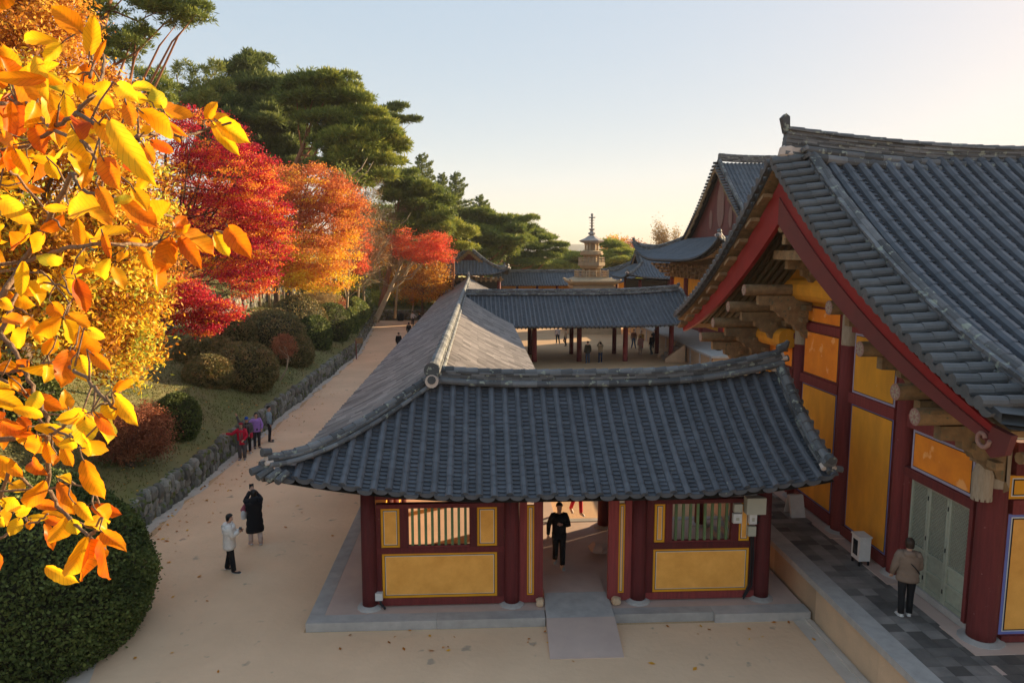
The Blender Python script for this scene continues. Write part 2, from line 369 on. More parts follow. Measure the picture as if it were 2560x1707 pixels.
mb=MB(); xs=[WX-.2-.12*i for i in range(4)]+[WX-.7-.35*i for i in range(26)]+[WX-10-.9*i for i in range(20)]+[WX-30-3*i for i in range(25)]
xs=xs[:4]+xs[4:]; ys=[8+1.0*i for i in range(90)]+[100+6*i for i in range(20)]
o=0; vs_=[]; fs=[]
for y in ys:
    sh=0 if y<60 else -(y-60)*.095
    if y<21: sh=-(y-21)*-.12*-1 if False else 0
    for x in xs: 
        xx=x+sh; vs_.append((xx,y,hz(xx-sh,y)))
nx=len(xs)
for i in range(len(ys)-1):
    for j in range(nx-1): fs.append((i*nx+j,i*nx+j+1,(i+1)*nx+j+1,(i+1)*nx+j))
mb.add(vs_,fs); tag(mb.build('hillside',M['turf'],smooth=True),kind='structure')
# back hillside closing the end of the path, and the wooded rise behind
mb=MB(); vs_=[];fs=[]; xs=[-60+2*i for i in range(30)]; ys=[91,91.3]+[93+3*i for i in range(30)]
for y in ys:
    for x in xs:
        t=(y-91); fade=max(0,min(1,(-3-x)/5)); z=(0 if y<91.2 else 1.0+.13*t*fade+.5*math.sin(x*.4+y*.2)*min(1,t/9)) if x<-3 else max(0,.02*t)
        vs_.append((x,y,z+(.004*(x+60))))
for i in range(len(ys)-1):
    for j in range(len(xs)-1): fs.append((i*len(xs)+j,i*len(xs)+j+1,(i+1)*len(xs)+j+1,(i+1)*len(xs)+j))
mb.add(vs_,fs); tag(mb.build('wooded_rise',M['turf'],smooth=True),kind='structure')
# far hills
mb=MB(); vs_=[];fs=[]; nx=60
for k,(yy,sc) in enumerate(((2300,0),(2500,.7),(2700,1),(3000,.6))):
    for i in range(nx):
        x=-900+i*60; h=150*math.exp(-((x-90)/330)**2)+95*math.exp(-((x+420)/300)**2)+75*math.exp(-((x-1300)/600)**2)+12*math.sin(x*.017)+7*math.sin(x*.051)
        vs_.append((x,yy,-2+max(0,h)*sc*.62))
for k in range(3):
    for i in range(nx-1): fs.append((k*nx+i,k*nx+i+1,(k+1)*nx+i+1,(k+1)*nx+i))
mb.add(vs_,fs); tag(mb.build('far_hills',M['hill'],smooth=True),kind='structure')
# ---------------------------------------------------------------- stone walls
def stone(mb,c,sx,sy,sz,m=0):
    """rough squared boulder, axes x,y,z"""
    n=7; rings=[]; rnd=random.random; ph=rnd()*6
    pts=[]
    for k,zz in enumerate((-1,-.62,.1,.68,1)):
        rad=(.62,.95,1,.9,.5)[k]
        for j in range(n):
            q=2*math.pi*j/n+ph; ca,sa=math.cos(q),math.sin(q)
            ex=.75; x=math.copysign(abs(ca)**ex,ca)*rad*(.78+.4*rnd()); y=math.copysign(abs(sa)**ex,sa)*rad*(.78+.4*rnd())
            pts.append((c[0]+x*sx,c[1]+y*sy,c[2]+(zz+(rnd()-.5)*.14)*sz))
    fs=[(k*n+j,k*n+(j+1)%n,(k+1)*n+(j+1)%n,(k+1)*n+j) for k in range(4) for j in range(n)]
    fs+=[tuple(range(n))[::-1],tuple(4*n+j for j in range(n))]
    mb.add(pts,fs,rnd(),m)
def stonewall(name,label,px,y0,y1,z0,h,rows,loc,dx=1,sw=.5,group=None):
    mb=MB(); 
    for r_ in range(rows):
        y=y0-random.random()*.3
        while y<y1:
            wd=sw*(.55+random.random()*.85); hh=h/rows
            x=px(y); zb=z0(y)
            stone(mb,(x-.05+(random.random()-.5)*.12,y+wd/2,zb+hh*(r_+.5)+(random.random()-.5)*.14),.20,wd/2*1.05,hh*.56*(1+.5*random.random()))
            y+=wd
    y=y0
    while y<y1:
        b=min(y+2,y1); x=px(y); z=z0(y); x2=px(b)
        mb.add([(x-.3,y,z-.5),(x,y,z-.5),(x2,b,z-.5),(x2-.3,b,z-.5),(x-.3,y,z+h*.82),(x,y,z+h*.82),(x2,b,z+h*.82),(x2-.3,b,z+h*.82)],[(0,3,2,1),(4,5,6,7),(0,1,5,4),(1,2,6,5),(2,3,7,6),(3,0,4,7)],.1,1); y=b
    o=mb.build(name,[M['stone'],M['turf']]); tag(o,label,'stone wall',group); return o
def wx1(y): return WX-.12+.06*math.sin(y*.8) if 21<y<60 else (WX-.12-(y-60)*.095 if y>=60 else WX-.12+(21-y)*.30)
random.seed(3)
stonewall('retaining_wall','long low retaining wall of rough mossy grey stones beside the sandy path',wx1,15.5,90,lambda y:0,.96,3,(0,0,0),sw=.33)
stonewall('upper_stone_wall','upper field stone wall on the slope, partly sunlit, behind the clipped bushes',w2,34,86,lambda y:hz(w2(y)+.3,y)-.1,1.15,2,(0,0,0),sw=.62)
# wall that closes the path
mb=MB()
for r_ in range(3):
    x=-17.5
    while x<-4.5:
        wd=.4+random.random()*.6; stone(mb,(x+wd/2,91+(random.random()-.5)*.15,.3+.42*r_+(random.random()-.5)*.1),wd/2,.25,.25); x+=wd
    
mb.box(-17.5,91.05,0,-4.5,91.6,1.2,m=1)
tag(mb.build('end_wall',[M['stone'],M['turf']]),'broken stone wall closing the far end of the path','stone wall')

# ================================================================ GATE BUILDING
GY=18.17
gate=thing('gate_building','small tiled gate building with red columns, yellow panels and open doorway in the foreground','temple building',(2,18,0))
def zr_gate(a):
    z=5.06
    if a>3.5: z+=.42*((a-3.5)/4.7)**2
    if a<1.5: z+=.14*((1.5-a)/2.7)**2
    return z
def gate_h(a,s,Rn=3.27,ze=3.18):
    t=s/Rn; z=zr_gate(a)-(zr_gate(a)-ze)*prof(t,.22)
    u=max(0,(1.2-a)/5.9); z+=.62*(u**2.2)*t*t
    u=max(0,(a-4.2)/3.9); z+=.38*(u**2)*t*t
    return z
def PG(a,s): return Vector((a,GY-s,gate_h(a,s)))
s0g=lambda a: max(0.05,(-1.15-a)*.93) if a<-1.15 else 0.05
random.seed(11)
mb=MB(); tiles(mb,PG,-4.66,8.0,.335,s0g,lambda a:3.27+.04*math.sin(a*7),.086,seg=.29,tseg=.118,det=2)
PGb=lambda a,s: Vector((a,GY+s,gate_h(max(a,1.5),s)))
tiles(mb,PGb,1.5,8.0,.335,lambda a:.05,lambda a:3.27,.078,seg=.6,tseg=.25,det=1)
under(mb,PG,-4.66,8.0,s0g,lambda a:3.25,m=1); under(mb,PGb,-1.1,8.0,lambda a:0,lambda a:3.25,m=1)
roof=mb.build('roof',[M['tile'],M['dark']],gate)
tag(roof,'blue-grey roof of round and flat tiles')
mb=MB(); pts=[(a,GY,zr_gate(a)+.02+(.10*max(0,(a-5)/3)**2)) for a in [-1.0+.35*i for i in range(27)]]
ridge(mb,pts,[(.17,.10),(.15,.07),(.17,.05),(.145,.05),(.165,.05)],.10,seg=.30,roll=(.085,.05,.20))
end_ornament(mb,Vector(pts[-1])+Vector((.02,0,.22)),(1,0,.25),.10,1,0)
mb.tube([Vector(pts[-1])+Vector((-.1,0,.42)),Vector(pts[-1])+Vector((.10,0,.50)),Vector(pts[-1])+Vector((.16,0,.62))],[.11,.10,.05],8,.2,0)
mb.build('main_ridge',[M['ridge'],M['plaster']],gate)
# left hip ridge
mb=MB(); hip=[]
for i in range(13):
    t=i/12; a=-1.15-t*3.45; s=.02+t*3.22; hip.append((a,GY-s,gate_h(a,s)+.05+.14*t**5))
ridge(mb,hip,[(.12,.07),(.10,.05),(.13,.05)],.095,seg=.31,roll=(.06,.03,.15))
d=Vector(hip[-1])-Vector(hip[-2]); end_ornament(mb,Vector(hip[-1])+Vector((0,0,.12)),d,.085,1,0)
mb.tube([Vector(hip[-1])+Vector((.08,.08,-.02)),Vector(hip[-1])+d*.9+Vector((0,0,-.10))],[.10,.09],8,.3,0)
for k in range(3): mb.tube([Vector(hip[-1])+Vector((.12+.16*k,-.02,-.06-.05*k)),Vector(hip[-1])+Vector((-.10+.20*k,-.30,-.18-.05*k))],[.08,.082],8,random.random(),0)
mb.build('hip_ridge',[M['ridge'],M['plaster']],gate)
# right rake ridge
mb=MB(); rk=[]
for i in range(11):
    s=.12+3.0*i/10; rk.append((8.02-.02*i*.5,GY-s,gate_h(8,s)+.06))
ridge(mb,rk,[(.14,.08),(.12,.05),(.15,.05)],.11,seg=.32)
end_ornament(mb,Vector(rk[-1])+Vector((0,0,.10)),Vector(rk[-1])-Vector(rk[-2]),.095,1,0)
mb.lathe(Vector(rk[0])+Vector((-.05,.05,.0)),[(.16,0),(.2,.1),(.15,.22),(.06,.26)],9,.6,1)
for s in [i*.3 for i in range(11)]:
    p=PG(8.0,s); mb.tube([p+Vector((.05,0,.02)),p+Vector((.30,0,-.02))],.075,8,random.random(),0)
mb.build('rake_ridge',[M['ridge'],M['plaster']],gate)
def column(parent,x,y,z0,z1,r,mat_=None,base=True,name='column',cap=None,n=20):
    mb=MB(); mb.lathe((x,y,0),[(r*1.02,z0),(r*1.01,z0+.3),(r,(z0+z1)/2),(r*.93,z1)],n,random.random(),0)
    if cap: 
        mb.lathe((x,y,0),[(r*.965,cap),(r*.97,cap+.02),(r*.955,z1+.01)],n,random.random(),1)
    o=mb.build(name,[mat_ or M['red'],M['capital']],parent,smooth=False)
    for p in o.data.polygons: p.use_smooth=len(p.vertices)==4
    if base:
        mb=MB(); mb.lathe((x,y,0),[(r*1.75,z0-.03),(r*1.6,z0+.02),(r*1.25,z0+.05),(r*1.15,z0+.06)],14,random.random(),0); mb.build('column_base',M['granite'],o if False else parent)
    return o
for x in (-2.6,.76,3.8,6.82):
    column(gate,x,15.86,.22,3.0,.18); column(gate,x,20.5,.22,3.0,.18)
def panel_y(mb,x0,z0,x1,z1,y,bw=.06,mats=(0,1,2,3),s=-1,line=.014):
    """framed plaster panel in a plane y=const facing -Y; mats=(border,black,white,fill)"""
    L=[(0,mats[0]),(bw,mats[1]),(bw+line,mats[2]),(bw+line*1.8,mats[3])]
    for k,(e,m_) in enumerate(L):
        yy=y+s*.003*(k+1); mb.quad((x0+e,yy,z0+e),(x1-e,yy,z0+e),(x1-e,yy,z1-e),(x0+e,yy,z1-e),.5,m_)
PM=[M['ochre'],M['blk'],M['wht'],M['yel']]
def slab(parent,name,x0,y0,z0,x1,y1,z1,m,label=None):
    mb=MB(); mb.box(x0,y0,z0,x1,y1,z1,a=random.random()); o=mb.build(name,m,parent)
    if label: o['label']=label
    return o
wy=15.86
def wallpanel(x0,z0,x1,z1,bw=.06,label=None,line=.014):
    mb=MB(); mb.box(x0,wy,z0,x1,wy+.08,z1,m=0); panel_y(mb,x0,z0,x1,z1,wy,bw,line=line); o=mb.build('wall_panel',PM,gate)
    if label: o['label']=label
wallpanel(-2.30,.41,.41,1.52,label='wide yellow panel left of the doorway'); wallpanel(4.15,.41,6.49,1.50,label='wide yellow panel right of the doorway')
for a,b in ((-2.31,-1.87),(-.06,.41),(4.17,4.42),(6.21,6.48)): wallpanel(a,1.66,b,2.62,.055,label='narrow upright yellow panel beside a window')
for a,b in ((1.12,1.29),(3.31,3.46)): wallpanel(a,.41,b,2.62,.04,label='thin yellow strip beside the doorway',line=.012)
# red timber frame
rd=M['red']
for nm,(x0,z0,x1,z1) in [('sill_beam',(-2.42,.24,.58,.41)),('sill_beam',(3.98,.24,6.64,.41)),('rail',(-2.42,1.52,.58,1.66)),('rail',(3.98,1.50,6.64,1.66)),
     ('top_rail',(-2.42,2.62,.58,2.72)),('top_rail',(3.98,2.62,6.64,2.72)),('lintel',(-2.42,2.84,6.64,3.06)),
     ('stud',(-2.42,.41,-2.31,2.62)),('stud',(.41,.41,.58,2.62)),('stud',(3.98,.41,4.15,2.62)),('stud',(6.49,.41,6.64,2.62)),
     ('stud',(-1.87,1.66,-1.67,2.62)),('stud',(-.24,1.66,-.06,2.62)),('stud',(4.42,1.66,4.59,2.62)),('stud',(6.03,1.66,6.21,2.62)),
     ('door_jamb',(.94,.24,1.12,2.9)),('door_jamb',(1.29,.24,1.50,2.9)),('door_jamb',(3.07,.24,3.31,2.9)),('door_jamb',(3.46,.24,3.62,2.9)),('jamb_foot',(1.12,.24,1.29,.41)),('jamb_foot',(3.31,.24,3.46,.41))]:
    slab(gate,nm,x0,wy-(.045 if nm in('rail','top_rail','lintel','sill_beam') else .035),z0,x1,wy+(.11 if nm in('rail','top_rail','lintel','sill_beam') else .10),z1,M['redold'] if nm in('sill_beam','door_jamb','jamb_foot') else rd)
for (x0,x1,nb) in ((-1.67,-.24,9),(4.59,6.03,8)):
    mb=MB()
    for i in range(nb):
        x=x0+(i+.6)*(x1-x0)/(nb+.2); mb.obox((x,wy+.04,2.14),(.030,.0,0),(0,.030,0),(0,0,.48),m=0)
    mb.box(x0,wy-.02,1.655,x1,wy+.09,1.69,m=1)
    o=mb.build('window_lattice',[M['green'],M['redold']],gate); o['label']='window of upright green wooden bars'
mb=MB(); mb.tube([(-2.5,16.0,3.12),(6.9,16.0,3.12)],.12,10,.5,0); mb.tube([(-2.5,20.5,3.12),(6.9,20.5,3.12)],.12,10,.5,0)
mb.build('purlin',M['red'],gate)
mb=MB()
for i in range(34):
    x=-4.2+i*.36; 
    for sg in (-1,1):
        if sg>0 and x<1.6: continue
        f=(lambda s:(PG if sg<0 else PGb)(x,s)-Vector((0,0,.2)))
        sA=max(.1,s0g(x)) if sg<0 else .1
        if sA<3.0: mb.tube([f(sA),f((sA+3.1)/2),f(3.1)],.05,6,random.random(),0)
mb.build('rafter',M['red'],gate)['label']='row of round red rafters under the eaves'
# electrics on the right post
mb=MB(); mb.box(6.30,wy-.26,2.40,6.76,wy-.04,2.80,m=0); mb.build('meter_cabinet',M['steel'],gate)
for (x0,z0,x1,z1,m_) in ((6.04,2.42,6.24,2.62,'steel'),(6.03,2.15,6.23,2.38,'white'),(6.42,2.12,6.60,2.37,'white'),(6.40,1.82,6.59,2.06,'steel')):
    mb=MB(); mb.box(x0,wy-.14,z0,x1,wy-.037,z1,m=0)
    if m_=='white': mb.box(x0+.06,wy-.148,z0+.07,x1-.06,wy-.14,z1-.09,m=1)
    o=mb.build('junction_box',[M[m_],M['steel']],gate)
mb=MB(); mb.tube([(6.50,wy-.08,1.82),(6.53,wy-.08,1.2),(6.50,wy-.08,.6),(6.36,wy-.10,.27)],.022,6,.4,0); mb.tube([(6.55,wy-.08,1.85),(6.58,wy-.08,1.2),(6.56,wy-.08,.55),(6.34,wy-.16,.26)],.018,6,.2,0)
mb.tube([(6.62,wy-.1,2.42),(6.72,wy-.1,2.2),(6.60,wy-.09,2.1)],.012,6,.4,0); mb.build('cable_conduit',M['blk'],gate)
mb=MB(); mb.box(-2.46,wy-.15,.42,-2.29,wy-.037,.60,m=0); mb.build('socket_box',M['white'],gate)
mb=MB(); mb.tube([(-2.36,wy-.10,.42),(-2.33,wy-.14,.33),(-2.22,wy-.20,.24)],.028,7,.4,0); mb.build('cable_stub',M['blk'],gate)
# platform
def plat():
    mb=MB(); mb.box(-3.60,15.50,.0,7.70,20.9,.205,m=0)
    mb.box(-3.60,20.9,0,2.4,89,.205,m=0)
    x=-3.95
    cuts=[-3.95,-1.5,1.50]; 
    for a,b in ((-3.95,-1.0),(-.995,1.50),): mb.box(a,15.14,0,b,15.50,.21,m=1)
    for a,b in ((3.12,5.45),(5.455,7.72)): mb.box(a,15.20 if a<5 else 15.10,0,b,15.50,.212,m=1)
    y=15.5
    while y<88: mb.box(-3.95,y+.004,0,-3.60,y+2.2,.21,m=1); y+=2.2
    mb.box(1.5,20.9,0,7.7,21.15,.22,m=1)
    return mb.build('base_platform',[M['conc'],M['granite']],gate)
plat()
# ramp of granite slabs
mb=MB()
def rampq(x0,x1,x2,x3,y0,y1,z0,z1,m_):
    mb.add([(x0,y0,-.01),(x1,y0,-.01),(x3,y1,-.01),(x2,y1,-.01),(x0,y0,z0),(x1,y0,z0),(x3,y1,z1),(x2,y1,z1)],[(0,3,2,1),(4,5,6,7),(0,1,5,4),(1,2,6,5),(2,3,7,6),(3,0,4,7)],random.random(),m_)
rampq(1.47,3.05,1.52,3.10,13.80,15.10,.02,.225,0); rampq(1.52,3.10,1.56,3.10,15.105,16.15,.225,.30,1)
tag(mb.build('stone_ramp',[M['conc'],M['granite']]),'sloping grey concrete and granite ramp up to the gate doorway','ramp')
mb=MB(); mb.box(1.56,16.16,.2,3.06,17.2,.30,m=0); tag(mb.build('door_slab',M['conc']),'flat stone slab laid just inside the gate doorway','slab')
for x,y,sx in ((1.42,15.82,.10),(3.24,15.80,.12)):
    mb=MB(); stone(mb,(x,y-.12,.30),sx,.12,.09); 
    tag(mb.build('foot_stone',M['terr']),'small squared foot stone at the %s side of the ramp top'%('left' if x<2 else 'right'),'stone','foot stones at the doorway')
mb=MB(); stone(mb,(3.34,18.6,.36),.28,.24,.14); tag(mb.build('plinth_stone',M['conc']),'rounded pale plinth stone inside the gate by the right post','stone')

# ================================================================ LONG GALLERY (runs away from the camera)
lg=thing('long_gallery','long low gallery with brown-grey tiled roof running away along the path','gallery',(-1.2,50,0))
GX=-1.2
def lg_z(s,side):
    Rn=3.5 if side<0 else 3.75; t=s/Rn; return 5.16-(5.16-3.2)*prof(t,.24)
def PW(a,s): return Vector((GX-s,a,lg_z(s,-1)+ .45*max(0,(20.5-a)/5.5)**2*(s/3.5)**2 + .3*max(0,(a-84)/6)**2))
def PE(a,s): return Vector((GX+s,a,lg_z(s,1)+.3*max(0,(a-84)/6)**2))
random.seed(12); mb=MB()
tiles(mb,PW,14.95,90,.33,lambda a:(.05 if a>GY else (GY-a)*1.06),lambda a:3.5+.02*math.sin(a*5),.09,seg=.33,tseg=.30,det=1)
tiles(mb,PE,GY+.3,90,.33,lambda a:.05,lambda a:3.75,.09,seg=.33,tseg=.30,det=1)
under(mb,PW,14.95,90,lambda a:(.0 if a>GY else (GY-a)*1.06),lambda a:3.45,m=1,na=60); under(mb,PE,GY+.3,90,lambda a:0,lambda a:3.7,m=1,na=60)
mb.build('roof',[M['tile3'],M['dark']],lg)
mb=MB(); pts=[(GX,17.8+i*1.0,5.16+.05+.35*max(0,(i-66)/6.5)**2) for i in range(73)]
ridge(mb,pts,[(.15,.09),(.14,.07),(.16,.07),(.14,.07)],.15,seg=.36,roll=(.07,.04,.18))
# big round end tile with plaster plug at the gate corner
mb.tube([(GX,17.70,5.56),(GX,18.1,5.56)],[.20,.19],14,.1,0); mb.tube([(GX,17.66,5.28),(GX,18.0,5.28)],[.17,.17],14,.5,1); mb.tube([(GX,17.63,5.32),(GX,17.7,5.32)],[.11,.11],10,.1,0)
mb.tube([(GX,89.6,5.7),(GX,90.1,5.95),(GX,90.3,6.25)],[.2,.17,.08],8,.5,1)
mb.build('main_ridge',[M['ridge'],M['plaster']],lg)
for y in [19.2+3.4*i for i in range(21)]:
    column(lg,-2.6,y,.2,3.2,.17,base=False,n=10)
for y in [23.8+3.4*i for i in range(20)]:
    if not 50<y<61: column(lg,1.2,y,.2,3.2,.17,base=False,n=10)
for i in range(21):
    y=16.05+3.4*i; mb=MB(); mb.box(-2.64,y-.2,.25,-2.60,y+3.2,3.2,m=0); mb.box(-2.66,y+.02,.22,-2.56,y+2.96,.5,m=0); mb.box(-2.66,y+.02,2.9,-2.56,y+2.96,3.15,m=0); mb.box(-2.64,y+.02,.5,-2.58,y+2.96,2.9,m=1)
    mb.quad((-2.645,y+.3,.7),(-2.645,y+.3,2.7),(-2.645,y+2.7,2.7),(-2.645,y+2.7,.7),.5,2)
    mb.build('wall_panel',[M['red'],M['ochre'],M['yel']],lg)
# ================================================================ CROSS GALLERY
cg=thing('cross_gallery','open cross gallery on pairs of red columns under a blue-grey tiled roof behind the gate','gallery',(8,57,0))
def cgz(a,s):
    t=s/4.95; z=5.2-(5.2-3.12)*prof(t,.22); u=max(0,(a-9)/7.8); return z+.38*u*u*(1-.3*t)
PC=lambda a,s: Vector((a,56.9-s,cgz(a,s))); PCb=lambda a,s: Vector((a,56.9+s,cgz(a,s)))
random.seed(13); mb=MB()
tiles(mb,PC,-1.0,16.7,.335,lambda a:.05,lambda a:4.95,.082,seg=.34,tseg=.17,det=1)
tiles(mb,PCb,-1.0,16.7,.335,lambda a:.05,lambda a:4.95,.082,seg=.7,tseg=.5,det=1)
under(mb,PC,-1.0,16.7,lambda a:0,lambda a:4.9,m=1); under(mb,PCb,-1.0,16.7,lambda a:0,lambda a:4.9,m=1)
mb.build('roof',[M['tile'],M['dark']],cg)
mb=MB(); pts=[(-1.0+.5*i,56.9,cgz(-1.0+.5*i,0)+.02) for i in range(36)]
ridge(mb,pts,[(.17,.10),(.15,.07),(.17,.07),(.15,.07),(.17,.07)],.11,seg=.4,roll=(.09,.05,.2)); end_ornament(mb,Vector(pts[-1])+Vector((0,0,.25)),(1,0,.3),.12,1,0)
mb.build('main_ridge',[M['ridge'],M['plaster']],cg)
mb=MB(); rk=[Vector(PC(16.6,.2+4.6*i/9))+Vector((0,0,.05)) for i in range(10)]; ridge(mb,rk,[(.15,.1),(.13,.08)],.13,seg=.4); end_ornament(mb,rk[-1],rk[-1]-rk[-2],.12,1,0)
mb.build('rake_ridge',[M['ridge'],M['plaster']],cg)
for x in (4.42,8.0,11.7,15.4):
    column(cg,x,54.9,0.02,3.3,.20,M['redold'],base=False); column(cg,x-.05,59.2,0.02,3.3,.18,M['red'],base=False)
mb=MB()
for y in (54.9,59.2): mb.box(-1,y-.1,3.15,16.4,y+.1,3.4); mb.tube([(-1,y,3.5),(16.5,y,3.5)],.13,8,.5,0)
mb.build('beam',M['wood'],cg)
mb=MB()
for i in range(56):
    x=-.8+i*.31
    for PP in (PC,PCb): mb.tube([PP(x,.3)-Vector((0,0,.22)),PP(x,2.6)-Vector((0,0,.22)),PP(x,4.8)-Vector((0,0,.2))],.06,6,random.random(),0)
mb.build('rafter',M['rafter'],cg)['label']='row of round mossy rafters under the eaves'
for x in (4.42,8.0,11.7,15.4):
    mb=MB(); mb.obox((x,54.9,3.1),(.09,0,0),(0,.42,0),(0,0,.12)); mb.obox((x,54.62,2.98),(.07,0,0),(0,.2,0),(0,0,.1)); mb.build('bracket',M['capital'],cg)
# ================================================================ HIP AND GABLE ROOF BUILDINGS
def hipgable(parent,c,rot,EL,Rn,RL,tb,ze,zr,U,sp,tm,und,conc=.35,lat=(1,1,1,1),seg=.6,tseg=.45,rl=.3,gsides=(1,1),rk_r=.12):
    """ridge along local x. EL/Rn half eave lengths, RL half ridge, tb where the gable base meets the slope"""
    cx,cy=c; ca,sa=math.cos(rot),math.sin(rot)
    def W(x,y,z): return Vector((cx+x*ca-y*sa,cy+x*sa+y*ca,z))
    def h(x,y,t): return zr-(zr-ze)*prof(t,conc)+U*(abs(x)/EL)**4*(abs(y)/Rn)**4+U*.25*max((abs(x)/EL)**6,(abs(y)/Rn)**6)*t*t
    mb=MB()
    for sg in (-1,1):
        def Pm(a,s,sg=sg): t=s/Rn; return W(a,sg*s,h(a,s,t))
        def s0(a): 
            x=abs(a); return .05 if x<=RL else Rn*(tb+(x-RL)/(EL-RL)*(1-tb))
        if lat[0 if sg<0 else 1]:
            tiles(mb,Pm,-EL,EL,sp,s0,lambda a:Rn,sp*.26,seg=seg,tseg=tseg,det=1)
        under(mb,Pm,-EL,EL,s0,lambda a:Rn-.05,m=1,off=.2)
        def Ps(a,s,sg=sg):
            t=tb+s/(EL-RL)*(1-tb); x=RL+s; return W(sg*x,a,h(x,abs(a),t))
        def q0(a):
            y=abs(a)/Rn; return 0.0 if y<=tb else (y-tb)/(1-tb)*(EL-RL)
        if lat[2 if sg<0 else 3]: tiles(mb,Ps,-Rn,Rn,sp,q0,lambda a:EL-RL,sp*.26,seg=seg,tseg=tseg,det=1)
        under(mb,Ps,-Rn,Rn,q0,lambda a:EL-RL-.05,m=1,off=.2)
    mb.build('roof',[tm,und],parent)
    mb=MB(); pts=[W(x,0,zr+.03+.35*(abs(x)/RL)**3*rl*2) for x in [-RL+2*RL*i/24 for i in range(25)]]
    ridge(mb,pts,[(.18,.14)]+[(.15+.02*(k%2),.10) for k in range(int(3+rl*5))],.13,seg=.5); mb.build('main_ridge',M['ridge'],parent)
    for sx in (-1,1):
        for sy in (-1,1):
            mb=MB(); e=[W(sx*(RL-.12),sy*Rn*tb*t,h(RL,Rn*tb*t,tb*t)+.05) for t in [i/8 for i in range(9)]]
            ridge(mb,e,[(.14,.12),(.12,.10)],rk_r,seg=.5)
            p=[W(sx*(RL+(EL-RL)*t),sy*Rn*(tb+(1-tb)*t),h(RL+(EL-RL)*t,Rn*(tb+(1-tb)*t),tb+(1-tb)*t)+.06) for t in [i/10 for i in range(11)]]
            ridge(mb,p,[(.13,.12),(.11,.10)],rk_r,seg=.5); end_ornament(mb,p[-1]+Vector((0,0,.1)),p[-1]-p[-2],.14,1,0)
            mb.build('hip_ridge',[M['ridge'],M['plaster']],parent)
            # side tiles along the gable edge
        mb=MB()
        for sy in (-1,1):
            Ls=Rn*tb; n=int(Ls/.33)
            for i in range(n+1):
                y=Ls*i/n; z=h(RL,y,y/Rn)
                mb.tube([W(sx*(RL-.1),sy*y,z+.02),W(sx*(RL+.42),sy*y,z-.03)],.10,7,random.random(),0)
                if i: mb.obox((W(sx*(RL+.2),sy*(y-.165),z+.05)),W(sx*.2,0,0)-W(0,0,0),W(0,.15,0)-W(0,0,0),(0,0,.04),m=0)
        mb.build('gable_edge_tiles',M['tile2'],parent)
        mb=MB(); nn=10; xg=sx*(RL-.45); zb=h(RL,Rn*tb,tb)-.2
        for i in range(nn):
            y0=-Rn*tb+2*Rn*tb*i/nn; y1=-Rn*tb+2*Rn*tb*(i+1)/nn
            mb.quad(W(xg,y0,zb),W(xg,y1,zb),W(xg,y1,h(RL,abs(y1),abs(y1)/Rn)-.05),W(xg,y0,h(RL,abs(y0),abs(y0)/Rn)-.05),random.random(),0)
        for sy in (-1,1):
            for i in range(8):
                ya,yb=[Rn*tb*q/8 for q in (i,i+1)]; za,zb_=h(RL,ya,ya/Rn),h(RL,yb,yb/Rn)
                mb.add([W(sx*(RL+.25),sy*ya,za-.1),W(sx*(RL+.25),sy*yb,zb_-.1),W(sx*(RL+.25),sy*yb,zb_-.55),W(sx*(RL+.25),sy*ya,za-.75),
                        W(sx*(RL+.15),sy*ya,za-.1),W(sx*(RL+.15),sy*yb,zb_-.1),W(sx*(RL+.15),sy*yb,zb_-.55),W(sx*(RL+.15),sy*ya,za-.75)],[(0,1,2,3),(7,6,5,4),(0,4,5,1),(2,6,7,3)],.4,1)
        g=mb.build('gable_wall',[M['barge2'],M['wood']],parent)
    return W,h
# second great hall
h2=thing('great_hall','tall hall behind with upswept hip-and-gable roof and faded red gable','temple building',(31,63,1.3))
random.seed(14)
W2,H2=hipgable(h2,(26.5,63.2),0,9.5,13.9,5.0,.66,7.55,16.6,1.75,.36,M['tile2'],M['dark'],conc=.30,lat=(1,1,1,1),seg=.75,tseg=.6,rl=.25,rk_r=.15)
# faded medallions on the gable
mb=MB()
for (y,z,ry,rz) in ((0,11.9+1.0,.95,2.0),(-2.6,11.7,.45,.9),(2.6,11.7,.45,.9)):
    for k in range(-8,9):
        yy=y+ry*k/8; hh=rz*math.sqrt(max(0,1-(k/8)**2))
        if hh>.1: mb.add([W2(-4.62,yy-ry/20,z-hh),W2(-4.62,yy+ry/20,z-hh),W2(-4.62,yy+ry/20,z+hh),W2(-4.62,yy-ry/20,z+hh)],[(0,1,2,3)],random.random(),0)
mb.build('gable_ornament',M['rosette'],h2)
mb=MB(); mb.box(20.3,52.8,6.3,32.5,73.6,8.2,m=0); mb.build('upper_beam',M['wood'],h2)
mb=MB()
for lv in range(4):
    e=.35*lv
    for i in range(20):
        y=52.3-e+(21.8+2*e)*i/19; mb.box(19.9-e,y-.16,6.2+.36*lv,20.5,y+.16,6.45+.36*lv,m=0)
        if lv and i%2: mb.box(19.8-e,y-.5,6.45+.36*lv-.12,20.1-e+.1,y+.5,6.5+.36*lv,m=0)
    for i in range(26):
        x=19.9-e+(13+2*e)*i/25; mb.box(x-.16,52.4-e,6.2+.36*lv,x+.16,53.0,6.45+.36*lv,m=0)
mb.build('bracket_set',M['wood'],h2)
mb=MB()
for i in range(70):
    y=49.8+26.6*i/69; zz=8.0+1.5*(abs(y-63.2)/13.9)**4; mb.tube([(20.2,53+ (y-53)*.85,8.6),(17.4,y,zz-.28+.15)],.085,6,random.random(),0)
for i in range(70):
    x=18+17*i/69; mb.tube([(x,52.8,8.4),(x,49.8,7.75)],.085,6,random.random(),0)
mb.build('rafter',M['wood'],h2)['label']='fan of round rafters under the upswept eaves'
for x in (20.6,24.5,28.5,32.5):
    for y in (53.0,73.4): column(h2,x,y,1.3,6.4,.34,M['redold'],base=False)
